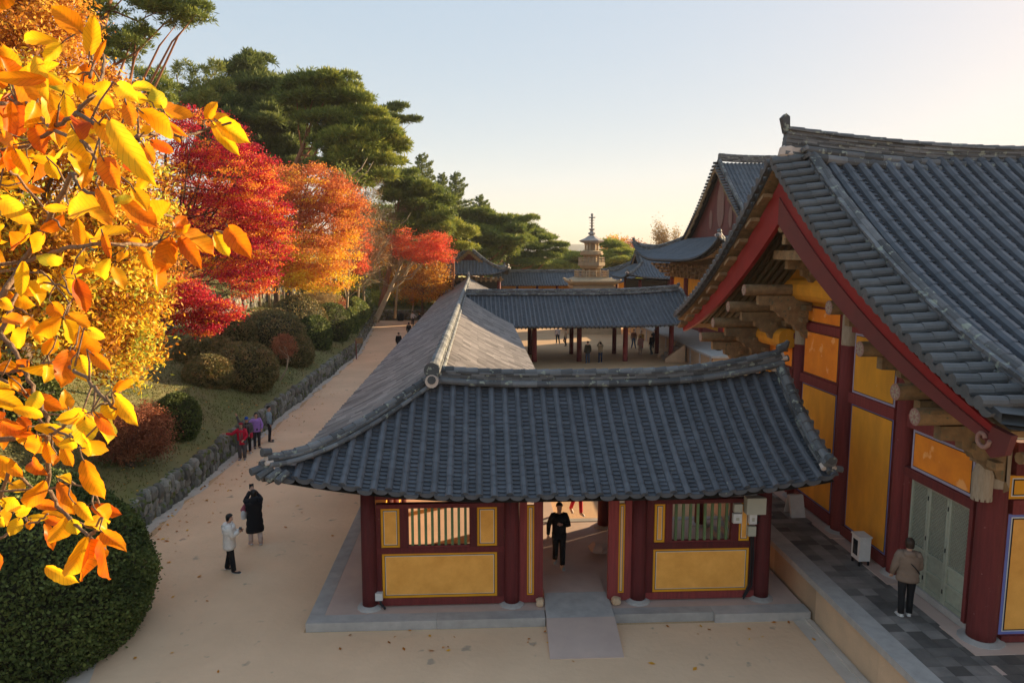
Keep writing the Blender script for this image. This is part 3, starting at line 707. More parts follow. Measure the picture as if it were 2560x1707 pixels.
for y in (58,63.2,68.4): column(h2,20.6,y,1.3,6.4,.34,M['redold'],base=False)
for y0,y1 in ((53.4,57.6),(58.4,62.8),(63.6,68.0),(68.8,73.0)):
    mb=MB(); mb.box(20.6,y0,1.3,20.8,y1,6.3,m=0); mb.box(20.5,y0,4.2,20.6,y1,4.5,m=1); mb.box(20.5,y0,1.3,20.6,y1,1.9,m=1); mb.build('wall_panel',[M['gold'],M['redold']],h2)
mb=MB(); mb.box(20.8,53.1,1.3,32.4,53.3,6.3,m=0); mb.build('front_wall',M['gold'],h2)
mb=MB(); mb.box(16.55,48.2,0,38,79,1.22,m=0); mb.box(16.35,48.0,1.22,38.2,79.2,1.38,m=1)
for i in range(13): mb.box(16.5,48.5+2.4*i,0,16.55,48.8+2.4*i,1.22,m=1)
mb.build('stone_terrace',[M['terr'],M['granite']],h2)
# stairs on the terrace side
mb=MB()
for i in range(5): mb.box(15.0+.31*i,54.6,0,15.31+.31*i+.3,56.6,.25+.25*i,m=0)
for y in (54.3,56.6): mb.add([(14.8,y,0),(14.8,y+.3,0),(16.4,y,0),(16.4,y+.3,0),(14.8,y,.25),(14.8,y+.3,.25),(16.4,y,1.4),(16.4,y+.3,1.4)],[(0,1,3,2),(4,6,7,5),(0,2,6,4),(1,5,7,3),(0,4,5,1),(2,3,7,6)],.5,1)
tag(mb.build('stone_stairs',[M['granite'],M['terr']]),'short granite stairs with sloping sides up to the far terrace','stairs')
# corner pavilion
pv=thing('corner_pavilion','small pavilion with hip-and-gable roof and red gable at the end of the long gallery','temple building',(-1.1,95,0))
random.seed(15)
hipgable(pv,(-1.15,96.3),math.pi/2,6.3,5.1,4.4,.36,5.75,9.25,.75,.40,M['tile2'],M['dark'],conc=.38,seg=.7,tseg=.5,rl=.5)
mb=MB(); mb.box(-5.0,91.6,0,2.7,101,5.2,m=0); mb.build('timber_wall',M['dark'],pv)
for x in (-5,-1.15,2.7): column(pv,x,91.5,0,5.4,.25,base=False)
mb=MB(); mb.box(-5.6,91.1,5.1,3.3,91.7,5.3)
for i in range(14): mb.box(-5.4+.63*i,90.9,4.95,-5.15+.63*i,91.65,5.6)
mb.build('bracket_set',M['wood'],pv)
# far gallery
fg=thing('far_gallery','distant gallery roof of blue-grey tiles closing the courtyard behind the pagoda','gallery',(14,115,0))
fz=lambda a,s: (5.55+2.0*max(0,(a-19)/7.5)**2)-(1.9)*prof(s/4.8,.25)
PF=lambda a,s: Vector((a,115-s,fz(a,s)))
mb=MB(); tiles(mb,PF,2.5,26.6,.42,lambda a:.05,lambda a:4.8,.11,seg=.9,tseg=.7,det=1); PFb=lambda a,s: Vector((a,115+s,fz(a,s)))
under(mb,PF,2.5,26.6,lambda a:0,lambda a:4.8,m=1); under(mb,PFb,2.5,26.6,lambda a:0,lambda a:4.8,m=0,off=0)
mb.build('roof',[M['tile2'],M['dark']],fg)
mb=MB(); ridge(mb,[(2.5+.6*i,115,fz(2.5+.6*i,0)) for i in range(41)],[(.2,.14),(.18,.12),(.2,.1)],.14,seg=.5); mb.build('main_ridge',M['ridge'],fg)
for i in range(8): column(fg,3+3.2*i,111.5,0,3.9,.22,base=False,n=10)
mb=MB(); mb.box(2.6,116.5,0,26,116.7,3.9,m=0); mb.build('rear_wall',M['gold'],fg)
# bell pavilion roof right of the pagoda
bp_=thing('bell_pavilion','small tiled pavilion roof with pale hip ridge between pagoda and great hall','temple building',(28,99,0))
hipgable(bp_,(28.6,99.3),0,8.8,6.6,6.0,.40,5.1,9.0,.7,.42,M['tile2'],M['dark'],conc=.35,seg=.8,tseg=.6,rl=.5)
for x in (22,26,30,35):
    for y in (94.6,104): column(bp_,x,y,0,5.0,.25,base=False,n=10)
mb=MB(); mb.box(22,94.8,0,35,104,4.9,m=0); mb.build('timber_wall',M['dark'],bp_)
# ================================================================ STONE PAGODA
pg=thing('stone_pagoda','ornate carved granite pagoda with tall finial rising above the gallery roof','pagoda',(12.4,76,0))
px,py=12.4,76.6
def sq(mb,r,z0,z1,m=0,n=4,r1=None,ang=None): mb.lathe((px,py,0),[(r*1.414 if n==4 else r,z0),((r1 or r)*1.414 if n==4 else (r1 or r),z1)],n,random.random(),m,ang if ang is not None else (math.pi/4 if n==4 else math.pi/8))
mb=MB(); sq(mb,3.1,0,2.2); sq(mb,2.2,2.2,4.6); 
for sx in (-1,1):
    for sy in (-1,1): mb.box(px+sx*2.0-.3,py+sy*2.0-.3,2.2,px+sx*2.0+.3,py+sy*2.0+.3,4.9)
mb.build('base',M['palestone'],pg)
mb=MB(); sq(mb,2.5,4.85,5.15); mb.lathe((px,py,0),[(2.3*1.414,5.15),(2.95*1.414,5.55),(2.95*1.414,5.68),(1.9*1.414,6.05)],4,.5,0,math.pi/4); 
for q in range(4):
    a=math.pi/4+q*math.pi/2; mb.obox((px+math.cos(a)*3.95,py+math.sin(a)*3.95,5.75),(math.cos(a)*.3,math.sin(a)*.3,.08),(-math.sin(a)*.12,math.cos(a)*.12,0),(0,0,.08))
mb.build('lower_roof_slab',M['palestone'],pg)
mb=MB()
def balus(r,z0,n,ang,h=.75,gap=3):
    for q in range(n):
        a0=ang+2*math.pi*q/n; a1=ang+2*math.pi*(q+1)/n
        p0=Vector((px+r*math.cos(a0),py+r*math.sin(a0),0)); p1=Vector((px+r*math.cos(a1),py+r*math.sin(a1),0)); d=(p1-p0)
        for zz in (z0+.12,z0+h*.55,z0+h): mb.tube([p0+Vector((0,0,zz)),p1+Vector((0,0,zz))],.055,6,random.random(),0)
        for k in range(gap): mb.obox(p0+d*(k/gap)+Vector((0,0,z0+h/2)),(.06,0,0),(0,.06,0),(0,0,h/2+(.1 if k==0 else 0)))
balus(2.75,6.05,4,math.pi/4,.85,4); balus(1.75,8.05,8,math.pi/8,.62,2)
mb.build('balustrade',M['palestone'],pg)
mb=MB(); sq(mb,1.9,5.9,6.1); sq(mb,.95,6.1,7.3,n=8)
for k in range(8):
    a=math.pi/8+k*math.pi/4; mb.lathe((px+1.12*math.cos(a),py+1.12*math.sin(a),0),[(.14,6.1),(.12,7.2)],8,random.random(),0)
sq(mb,1.5,7.28,7.6,n=8,r1=1.65); sq(mb,1.85,7.6,8.05,n=8); sq(mb,.75,8.05,9.0,n=8)
for k in range(8):
    a=math.pi/8+k*math.pi/4; mb.lathe((px+.95*math.cos(a),py+.95*math.sin(a),0),[(.13,8.05),(.10,8.5),(.15,8.95)],8,random.random(),0)
mb.lathe((px,py,0),[(1.1,8.95),(1.55,9.05),(1.6,9.25),(1.45,9.3),(1.5,9.5),(1.05,9.62)],16,.4,0); sq(mb,.6,9.6,10.6,n=8)
for k in range(8):
    a=math.pi/8+k*math.pi/4; mb.lathe((px+.85*math.cos(a),py+.85*math.sin(a),0),[(.13,9.6),(.09,10.2),(.17,10.6)],6,random.random(),0)
mb.build('octagonal_body',M['palestone'],pg)
mb=MB(); mb.lathe((px,py,0),[(1.2,10.55),(2.05,10.8),(2.15,10.95),(1.2,11.25),(.55,11.6)],8,.2,0,math.pi/8); mb.build('upper_roof_slab',M['granite'],pg)
mb=MB(); mb.lathe((px,py,0),[(.45,11.55),(.62,11.75),(.3,11.9),(.35,12.1),(.58,12.25),(.58,12.45),(.3,12.6),(.25,12.8),(.5,12.95),(.5,13.05),(.2,13.1)]+sum([[(.16,13.1+.42*k),(.16,13.4+.42*k),(.42,13.44+.42*k),(.42,13.5+.42*k),(.16,13.52+.42*k)] for k in range(4)],[])+[(.14,14.9),(.2,15.0),(.2,15.25),(.05,15.35)],10,.15,0)
mb.obox((px,py,14.72),(.5,0,0),(0,.09,0),(0,0,.09)); mb.obox((px,py,14.72),(.09,0,0),(0,.5,0),(0,0,.09))
fo=mb.build('finial',M['granite'],pg); 
fo.scale=(1,1,1)
for o in pg.children:
    for v in o.data.vertices:
        z=v.co.z
        if o.name.startswith('finial'): v.co.z=10.15+(z-11.55)*(2.75/3.8)
        elif z>5.7: 
            v.co.z=5.7+(z-5.7)*.815
        if not o.name.startswith(('base','lower')): v.co.x=px+(v.co.x-px)*.90; v.co.y=py+(v.co.y-py)*.90
        v.co.x=px+(v.co.x-px)*.91; v.co.y=py+(v.co.y-py)*.91
        if o.name.startswith('upper_roof'): v.co.x=px+(v.co.x-px)*.80; v.co.y=py+(v.co.y-py)*.80
        if o.name.startswith('finial'): v.co.x=px+(v.co.x-px)*.85; v.co.y=py+(v.co.y-py)*.85
# ================================================================ MAIN HALL (near, right)
mh=thing('main_hall','big hall on the right with steep gabled tile roof, red barge boards and orange panels','temple building',(14,18,1))
YR=18.15
def mz(d): return 11.0-.80*d+.0235*d*d
def up_(a,d): return .30*max(0,(11.5-a)/4)**2*(d/8.55)**2
PM1=lambda a,s: Vector((a,YR-s,mz(s)+up_(a,s))); PM2=lambda a,s: Vector((a,YR+s,mz(s)+up_(a,s)))
random.seed(21); mb=MB()
tiles(mb,PM1,8.62,23,.37,lambda a:.12,lambda a:8.55,.118,seg=.36,tseg=.145,det=2)
tiles(mb,PM2,8.62,23,.40,lambda a:.12,lambda a:8.55,.10,seg=.8,tseg=.5,det=1)
under(mb,PM1,7.75,23,lambda a:0,lambda a:8.5,m=1,off=.2); under(mb,PM2,7.75,23,lambda a:0,lambda a:8.5,m=1,off=.2)
mb.build('roof',[M['tile'],M['dark']],mh)['label']='steep front slope of blue-grey round tiles'
def rake_side(PP,sg):
    mb=MB(); n=24; D=8.45
    # bed under the side tiles
    for i in range(16):
        d0,d1=D*i/16,D*(i+1)/16
        a=PP(7.66,d0);b=PP(8.6,d0);c=PP(8.6,d1);e=PP(7.66,d1)
        mb.quad(a,b,c,e,.3,0); dn=Vector((0,0,-.16)); mb.quad(a+dn,e+dn,c+dn,b+dn,.3,0); mb.quad(a,e,e+dn,a+dn,.2,0)
    # tiles lying across the gable edge, each two short rows
    dist=0; d=.18; k=0
    while d<D-.2:
        sl=math.hypot(1,.80-.047*d); stp=.335/sl
        p=PP(7.6,d)
        for x0,x1,rr,dz in ((8.36,7.92,.104,.09),(7.97,7.50,.108,.03)):
            v=random.random(); p0=PP(x0,d)+Vector((0,0,dz)); p1=PP(x1,d)+Vector((0,0,dz-.05))
            mb.tube([p0,p1],[rr*.96,rr*1.03],12,v,0)
        # trough mouth hanging between two covers
        q=PP(7.5,d+stp/2)+Vector((0,0,-.02)); T=(PP(7.6,d+.1)-PP(7.6,d-.1)).normalized()
        Nn=Vector((0,-T.z,T.y)) if T.y>0 else Vector((0,T.z,-T.y))
        if Nn.z<0: Nn=-Nn
        ring=[q+T*math.cos(math.pi*j/6)*.155-Nn*math.sin(math.pi*j/6)*.135 for j in range(7)]
        ring2=[r_+Vector((.06,0,0)) for r_ in ring]
        mb.add(ring+ring2,[tuple(range(7)),tuple(range(13,6,-1))]+[(j,j+1,8+j,7+j) for j in range(6)],random.random()*.5,0)
        d+=stp
    o=mb.build('gable_edge_tiles',[M['edge']],mh); o['label']='short round tiles laid across the gable edge, %s slope'%('front' if sg<0 else 'rear')
    mb=MB(); p=[PP(8.5,.15+8.25*i/22)+Vector((0,0,.03+.10*(i/22)**6)) for i in range(23)]
    ridge(mb,p,[(.15,.05),(.125,.04),(.15,.04),(.125,.04),(.145,.045)],.02,seg=.30,jit=.014)
    q=[x+Vector((.04,0,.20)) for x in p]
    for i in range(22): mb.tube([q[i],q[i+1]],[.098,.104],10,random.random(),0)
    e=p[-1]; dr=(p[-1]-p[-2]).normalized(); end_ornament(mb,e+Vector((0,0,.16)),dr,.12,1,0)
    mb.build('rake_ridge',[M['ridge'],M['plaster']],mh)
rake_side(PM1,-1); rake_side(PM2,1)
mb=MB(); pts=[]
for i in range(31):
    x=7.85+.5*i; pts.append((x,YR,10.56+.47*(max(0,14.2-x)/6.35)**1.8))
ridge(mb,pts,[(.20,.10),(.13,.06)]+[(.125+.02*(k%2),.052) for k in range(9)]+[(.18,.045)],.085,seg=.42,jit=.01)
for xo,zo,r_ in ((.34,-.02,.12),(.235,.17,.11)):
    for sg in (-1,1):
        for i in range(30):
            a,b=Vector(pts[i]),Vector(pts[i+1]); 
            if sg>0 and i>20: continue
            mb.tube([a+Vector((.45 if i==0 else 0,sg*xo,zo)),b+Vector((0,sg*xo,zo))],[r_*.97,r_*1.03],10,random.random(),0)
mb.box(7.95,YR-.14,10.3,8.6,YR+.14,11.2,.5,1); mb.box(8.2,YR-.2,9.9,23,YR+.2,10.62,.3,0)
e=Vector(pts[0]); mb.lathe((7.98,YR,10.92),[(.17,0),(.23,.12),(.19,.3),(.1,.36)],9,.5,1)
mb.add([e+Vector((x,y,z)) for y in (-.10,.10) for x,z in ((.02,.55),(.14,.55),(.12,.95),(.02,1.03),(-.08,.93))],[(0,1,2,3,4),(9,8,7,6,5),(0,5,6,1),(1,6,7,2),(2,7,8,3),(3,8,9,4),(4,9,5,0)],.1,0)
mb.build('main_ridge',[M['ridge'],M['plaster']],mh)
# barge boards
def barge(PP,sg):
    mb=MB(); n=20
    ds=[8.15*i/n for i in range(n+1)]
    def off(d): return .55-.12*(d/8.15),(1.72-1.2*min(1,d/4.2)*.45-.50*max(0,(d-4.2)/4))
    for i in range(n):
        d0,d1=ds[i],ds[i+1]
        for xx,fa,fb,m_,th in ((7.86,0,.46,0,.07),(7.82,.42,1,1,.12)):
            c=[]
            for x in (xx,xx+th):
                for d in (d0,d1):
                    t,b=off(d); p=PP(7.8,d); zt=p.z-t-(b-t)*fa; zb=p.z-t-(b-t)*fb
                    c.append(Vector((x,p.y,zt))); c.append(Vector((x,p.y,zb)))
            mb.add(c,[(0,1,3,2),(4,6,7,5),(1,5,7,3),(0,2,6,4)],.5,m_)
    o=mb.build('barge_board',[M['barge'],M['barge2'] if sg<0 else M['barge']],mh)
    o['label']='%s red barge board under the gable edge'%('front' if sg<0 else 'rear'); return o
barge(PM1,-1); barge(PM2,1)
mb=MB()   # carved curl at the front barge end
p=PM1(7.8,8.2); 
mb.tube([(7.78,p.y+.25-.16*math.cos(t)*(1-t/9),p.z-.58-.16*math.sin(t)*(1-t/9)) for t in [i*.5 for i in range(13)]],.035,7,.6,1)
mb.add([(x,p.y+a,p.z+b) for x in (7.8,7.90) for a,b in ((.1,-.35),(.25,-.72),(.08,-.84),(-.20,-.72),(-.30,-.40))],[(0,1,2,3,4),(9,8,7,6,5),(0,5,6,1),(1,6,7,2),(2,7,8,3),(3,8,9,4),(4,9,5,0)],.5,0)
mb.build('barge_end_carving',[M['barge2'],M['rosette']],mh)
# plank ends below the rear rake and soffit boards
for PP,sg in ((PM1,-1),(PM2,1)):
    mb=MB(); d=.7
    while d<8.2:
        p=PP(7.8,d); mb.obox((8.6 if sg>0 else 8.9,p.y,p.z-.50),(1.0 if sg>0 else .9,0,0),(0,.20,-.10*sg),(0,0,.05)); d+=.80
    n=14
    for i in range(n):
        d0,d1=8.3*i/n,8.3*(i+1)/n; a,b=PP(7.7,d0),PP(7.7,d1)
        mb.quad((7.66,a.y,a.z-.24),(7.66,b.y,b.z-.24),(9.9,b.y,b.z-.34),(9.9,a.y,a.z-.34),random.random())
    mb.build('soffit_boards',M['wood'],mh)
    mb=MB()
    for k in range(9):
        x=8.02+.225*k; mb.tube([PP(x,d)+Vector((0,0,-.62)) for d in (.2,1.6,3.0,4.4,5.8,7.0)],.085,7,random.random(),0)
    for k in range(38):
        x=10.2+.34*k; mb.tube([PP(x,d)+Vector((0,0,-.34)) for d in (4.6,6.4,8.3)],.07,7,random.random(),0)
    mb.build('rafter',M['rafter'],mh)['label']='long round green rafters under the %s slope'%('front' if sg<0 else 'rear')
# purlins with rosette ends, and carved brackets below them
def bracket(y,z,x0=9.8,x1=8.05):
    mb=MB(); pr=[(x0,z),(x1,z),(x1,z-.26),(x1+.42,z-.28),(x1+.44,z-.44),(x1+.60,z-.50),(x1+.68,z-.62),(x1+.84,z-.66),(x1+.92,z-.82),(x1+1.08,z-.86),(x1+1.16,z-1.02),(x1+1.34,z-1.08),(x1+1.42,z-1.24),(x0,z-1.28)]
    n=len(pr); v=[(x,y-.10,zz) for x,zz in pr]+[(x,y+.10,zz) for x,zz in pr]
    mb.add(v,[tuple(range(n)),tuple(range(2*n-1,n-1,-1))]+[(i,n+i,n+(i+1)%n,(i+1)%n) for i in range(n)],random.random())
    mb.obox((x0-.25,y,z-.34),(.09,0,0),(0,.42,0),(0,0,.08)); mb.obox((x0-.30,y,z-.70),(.08,0,0),(0,.34,0),(0,0,.07))
    mb.obox((x0-.62,y,z-.36),(.07,0,0),(0,.22,0),(0,0,.06)); mb.lathe((x0-.28,y+.30,z-.28),[(.06,-.1),(.12,0),(.10,.12)],6,.5,0)
    mb.build('bracket',M['wood'],mh)
for sg in (-1,1):
    for k,(d,z) in enumerate(((2.05,7.46),(3.3,6.88),(4.65,6.24),(5.9,5.62)) if sg>0 else ((2.45,7.28),(3.85,6.51),(5.2,5.86),(5.85,5.52))):
        y=YR+sg*d; mb=MB(); xe=7.78 if sg>0 else 8.05; mb.tube([(xe,y,z),(23,y,z)],.165,14,.5,0); 
        mb.lathe((0,0,0),[(.001,0)],3,.5,0) if False else None
        r_=.165
        ring=[(xe-.004,y+r_*math.cos(q),z+r_*math.sin(q)) for q in [2*math.pi*j/14 for j in range(14)]]
        mb.add(ring,[tuple(range(14))],.8,1)
        for j in range(8):
            q=2*math.pi*j/8; c=Vector((xe-.008,y+.085*math.cos(q),z+.085*math.sin(q))); mb.obox(c,(.004,0,0),(0,.04*math.cos(q),.04*math.sin(q)),(0,-.016*math.sin(q),.016*math.cos(q)),1,2)
        mb.build('purlin',[M['wood'],M['rosette'],M['capital']],mh)
        bracket(y,z-.17,x1=8.2 if sg>0 else 8.5)
mb=MB(); mb.tube([(7.9,YR,9.25),(23,YR,9.25)],.2,12,.5,0); mb.box(8.0,YR-.1,8.75,10,YR+.1,9.02); mb.build('ridge_beam',M['wood'],mh)
bracket(YR+.9,8.35,x1=8.5); bracket(YR-.9,8.35,x1=8.6)
mb=MB(); mb.box(8.25,YR-1.2,8.35,9.7,YR+1.2,8.6); mb.build('collar_tie',M['wood'],mh)
# tie logs along the wall
mb=MB(); mb.tube([(9.5,20.95,7.40),(9.5,20.7,7.46),(9.5,18.9,7.5),(9.5,15.6,7.42),(9.5,15.3,7.36)],[.22,.33,.35,.33,.22],14,.5,0); mb.build('tie_log',M['gold'],mh)
mb=MB(); mb.tube([(9.5,23.6,5.78),(9.5,23.3,5.84),(9.5,20.9,5.92)],[.20,.29,.31],14,.5,0); mb.build('tie_log',M['gold'],mh)
# columns
HX=9.80
for y,r,zt,cp in ((12.45,.25,5.3,3.95),(15.27,.21,6.6,None),(17.87,.23,7.0,6.12),(20.62,.22,6.75,5.80),(23.9,.25,5.3,4.2)):
    column(mh,HX,y,1.02,zt,r,M['redold'],cap=cp)
for x in (13.6,17.4,21.2): column(mh,x,12.45,1.02,5.3,.25,M['redold'],cap=3.95)
# bell-shaped carved end hanging on the corner column
mb=MB(); mb.lathe((9.50,12.36,0),[(.17,3.93),(.175,3.97),(.18,4.40),(.15,4.5),(.11,4.62),(.06,4.68)],12,.7,0)
for j in range(12):
    q=2*math.pi*j/12; mb.obox((9.50+.165*math.cos(q),12.36+.165*math.sin(q),3.93),(.03*math.sin(q),-.03*math.cos(q),0),(0,0,.04),(.01*math.cos(q),.01*math.sin(q),0),.7,0)
mb.build('column_tassel_carving',M['capital'],mh)
# wall fill
wx=9.72
def pan_x(name,y0,z0,y1,z1,fill,b1='lilac',bw=.06,label=None,x=wx,edge='redold'):
    mb=MB(); mb.box(x,y0,z0,x+.1,y1,z1,m=0)
    L=[(.012,1),(.012+bw,2),(.012+bw+.018,3)]
    for k,(e,m_) in enumerate(L):
        xx=x-.004*(k+1); mb.quad((xx,y0+e,z0+e),(xx,y0+e,z1-e),(xx,y1-e,z1-e),(xx,y1-e,z0+e),.5,m_)
    o=mb.build(name,[M[edge],M[b1],M['blk'],M[fill]],mh)
    if label: o['label']=label
pan_x('wall_panel',12.86,3.72,14.86,4.64,'orange',label='orange panel with pale blue border above the lattice doors')
pan_x('wall_panel',15.60,1.32,17.48,4.66,'gold','blue',.03,label='tall aged yellow panel between two columns')
pan_x('wall_panel',15.60,4.93,17.50,6.5,'gold','lilac',.05,label='upper aged yellow panel')
pan_x('wall_panel',18.24,1.35,20.28,4.72,'gold','blue',.03,label='tall yellow panel left of the second column')
pan_x('wall_panel',18.24,4.98,20.28,6.30,'orange','redold',.03,label='glowing orange upper panel')
pan_x('wall_panel',20.98,1.35,23.55,4.72,'gold','blue',.03); pan_x('wall_panel',20.98,4.98,23.55,5.9,'orange','redold',.03)
pan_x('wall_panel',18.24,6.52,20.28,7.0,'orange','redold',.02); pan_x('wall_panel',12.86,4.93,14.9,5.6,'orange','redold',.03)
def beamx(y0,z0,y1,z1,x0=wx-.06,x1=wx+.16,name='beam',m='redold'): 
    mb=MB(); mb.box(x0,y0,z0,x1,y1,z1); mb.build(name,M[m],mh)
for a in ((12.75,3.52,15.02,3.72),(12.75,4.64,15.02,4.93),(15.54,4.66,17.58,4.93),(15.54,1.05,17.58,1.32),(18.16,4.72,20.36,4.98),(18.16,1.05,20.36,1.35),(18.16,6.30,20.36,6.52),(20.9,4.72,23.6,4.98),(20.9,1.05,23.6,1.35),(20.9,5.9,23.6,6.1),(15.54,6.5,17.58,6.7)): beamx(*a)
beamx(12.75,1.02,15.02,1.17,wx-.02,wx+.2,'door_sill','granite')
for a in ((12.76,1.17,12.86,3.52),(14.82,1.17,15.0,3.52)): beamx(*a,wx-.05,wx+.1,'door_post','redold')
# gable infill above everything
mb=MB(); n=20
for i in range(n):
    y0=12.5+11.3*i/n; y1=12.5+11.3*(i+1)/n; f=lambda y: mz(abs(y-YR))-.45
    mb.quad((9.83,y0,4.6),(9.83,y1,4.6),(9.83,y1,f(y1)),(9.83,y0,f(y0)),.5,0)
mb.build('gable_wall',M['gold'],mh)
# lattice doors
def leaf(y0,y1):
    mb=MB(); fw=.065; x=wx+.02
    mb.box(x,y0,1.18,x+.06,y0+fw,3.52,m=0); mb.box(x,y1-fw,1.18,x+.06,y1,3.52,m=0)
    for z0,z1 in ((1.18,1.28),(1.60,1.67),(1.98,2.06),(3.44,3.52)): mb.box(x+.001,y0+fw,z0,x+.059,y1-fw,z1,m=0)
    mb.box(x+.03,y0+fw,1.28,x+.05,y1-fw,1.60,m=2); mb.box(x+.03,y0+fw,1.67,x+.05,y1-fw,1.98,m=2)
    mb.box(x+.05,y0+fw,2.06,x+.055,y1-fw,3.44,m=1)
    a0,a1,b0,b1=y0+fw,y1-fw,2.06,3.44
    def seg(c,s):   # lines y+s*z=c clipped
        pts=[]
        for zz in (b0,b1):
            yy=c-s*zz
            if a0<=yy<=a1: pts.append((yy,zz))
        for yy in (a0,a1):
            zz=(c-yy)/s
            if b0<zz<b1: pts.append((yy,zz))
        if len(pts)>=2:
            (ya,za),(yb,zb)=pts[0],pts[1]; dy,dz=yb-ya,zb-za; L=math.hypot(dy,dz)
            if L<.03: return
            mb.obox((x+.035,(ya+yb)/2,(za+zb)/2),(.008,0,0),(0,dy/2,dz/2),(0,-dz/L*.008,dy/L*.008),.5,0)
    st=.085; k=-60
    for k in range(-80,220):
        c=a0-b1+k*st
        seg(c,-1) if a0-b1<=c<=a1-b0 else None
        c2=a0+b0+k*st
        seg(c2,1) if a0+b0<=c2<=a1+b1 else None
    for z in (1.4,2.3,3.2): mb.box(x-.012,y0+.005,z,x,y0+.03,z+.09,m=3)
    o=mb.build('lattice_door',[M['lattice'],M['paper'],M['lattice'],M['blk']],mh); return o
leaf(12.87,13.53)['label']='nearest lattice door leaf'; leaf(13.54,14.18)['label']='middle lattice door leaf'; leaf(14.19,14.81)['label']='farthest lattice door leaf'
# front wall (faces the camera)
fy=12.36
def pan_f(x0,z0,x1,z1,fill,b1,bw,label):
    mb=MB(); mb.box(x0,fy,z0,x1,fy+.1,z1,m=0)
    for k,(e,m_) in enumerate([(.01,1),(.01+bw,2),(.01+bw+.02,3),(.01+bw+.045,4)]):
        yy=fy-.004*(k+1); mb.quad((x0+e,yy,z0+e),(x1-e,yy,z0+e),(x1-e,yy,z1-e),(x0+e,yy,z1-e),.5,m_)
    mb.build('wall_panel',[M['redold'],M[b1],M['wht'],M['blk'],M[fill]],mh)['label']=label
pan_f(10.06,1.15,13.2,3.60,'yel','blue',.06,'large yellow panel with blue border on the front wall'); pan_f(10.02,3.88,13.2,4.36,'ochre','ochre',.05,'small ochre panel with black line under the front eaves')
for a,b in ((13.95,17.05),(17.75,20.85)): pan_f(a,1.15,b,3.6,'yel','blue',.06,'yellow panel with blue border further along the front wall')
for z0,z1,x0,x1 in ((1.02,1.15,10.1,21),(3.60,3.88,10.1,21),(4.36,5.0,10.1,21)):
    mb=MB(); mb.box(x0,fy-.06,z0,x1,fy+.15,z1,m=0); mb.build('beam',M['redold'],mh)
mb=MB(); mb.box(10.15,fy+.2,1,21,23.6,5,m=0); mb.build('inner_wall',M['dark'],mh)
mb=MB(); mb.obox((10.3,9.9,5.2),(.18,0,0),(0,.05,0),(0,0,.12)); mb.tube([(8.4,10.2,5.35),(23,10.2,5.35)],.1,8,.5,0); mb.build('eave_beam',M['wood'],mh)
# terrace
mb=MB(); mb.box(8.12,5,0.0,24,29.4,1.0,m=2)
y=5
while y<29: 
    L=2.15+.5*random.random(); b=min(y+L,29.4); mb.box(7.78,y+.006,0,8.12,b,.86,m=0); y=b
y=5.2
while y<29: 
    L=1.9+.8*random.random(); b=min(y+L,29.4); mb.box(7.70,y+.004,.86,8.16,b,1.012,m=1); y=b
mb.build('stone_terrace',[M['terr'],M['granite'],M['conc']],mh)['label']='raised stone terrace with grey granite edge'
mb=MB()
yy=5
while yy<29:
    x=8.165
    while x<9.35:
        L=.34; mb.box(x+.003,yy+.003,.99,min(x+L,9.36)-.003,yy+.30-.003,1.008+random.random()*.006,m=0); x+=L
    yy+=.30
yy=5
while yy<11.9:
    x=9.37+(.1 if int(yy*10)%2 else 0)
    while x<14:
        mb.box(x+.003,yy+.003,.99,x+.337,yy+.297,1.008+random.random()*.006,m=0); x+=.34
    yy+=.30
mb.build('brick_paving',M['brick'],mh)['label']='uneven dark and grey square brick paving on the terrace'
for y in (12.4,15.27,17.87,20.62):
    mb=MB(); mb.box(9.30,y-.5,1.0,10.1,y+.55,1.03,m=0); mb.build('column_pad',M['conc'],mh)
mb=MB(); mb.quad((7.30,9,.012),(7.78,9,.012),(7.78,15.1,.012),(7.30,15.1,.012)); mb.box(7.58,9,.0,7.70,15.1,.06); tag(mb.build('drain_strip',M['gutter']),kind='structure')
# sloping stair cheek beside the terrace under the gate roof
mb=MB(); mb.add([(7.0,18.3,.2),(7.0,18.6,.2),(7.7,18.3,.2),(7.7,18.6,.2),(7.0,18.3,.28),(7.0,18.6,.28),(7.7,18.3,1.05),(7.7,18.6,1.05)],[(0,1,3,2),(4,6,7,5),(0,2,6,4),(1,5,7,3),(0,4,5,1),(2,3,7,6)],.5,0)
for i in range(4): mb.box(6.95+.18*i,18.6,.0,7.7,19.9,.38+.17*i,m=1)
tag(mb.build('terrace_steps',[M['terr'],M['granite']]),'small stone steps with sloping cheek up to the hall terrace behind the gate post','stairs')
# fire extinguisher cabinet
cb=thing('wall_cabinet','white metal cabinet with small glass door standing by the yellow hall wall','cabinet',(9.25,15.9,1.0))
mb=MB(); mb.box(9.14,15.70,1.14,9.42,16.06,1.72,m=0); mb.box(9.12,15.68,1.72,9.44,16.08,1.75,m=0); mb.build('body',M['white'],cb)
mb=MB(); mb.box(9.132,15.78,1.25,9.14,15.98,1.63,m=0); mb.build('door_window',M['glass'],cb)
for x,y in ((9.17,15.73),(9.39,15.73),(9.17,16.03),(9.39,16.03)):
    mb=MB(); mb.box(x-.02,y-.02,1.0,x+.02,y+.02,1.14); mb.build('leg',M['blk'],cb)
# cabinet on the far terrace
fc=thing('far_cabinet','white cabinet standing on the far terrace beside a red post','cabinet',(19.3,57,1.38))
c=at(1812,865,0.001+50.0); c.z=1.38
fc.location=(17.9,51.0,1.38); mb=MB(); mb.box(17.7,50.8,1.6,18.1,51.3,2.5,m=0); mb.build('body',M['white'],fc); mb=MB(); mb.box(17.76,50.78,1.8,17.98,50.80,2.35); mb.build('door_window',M['glass'],fc); mb=MB(); mb.box(17.75,50.85,1.38,18.05,51.25,1.6); mb.build('stand',M['blk'],fc)
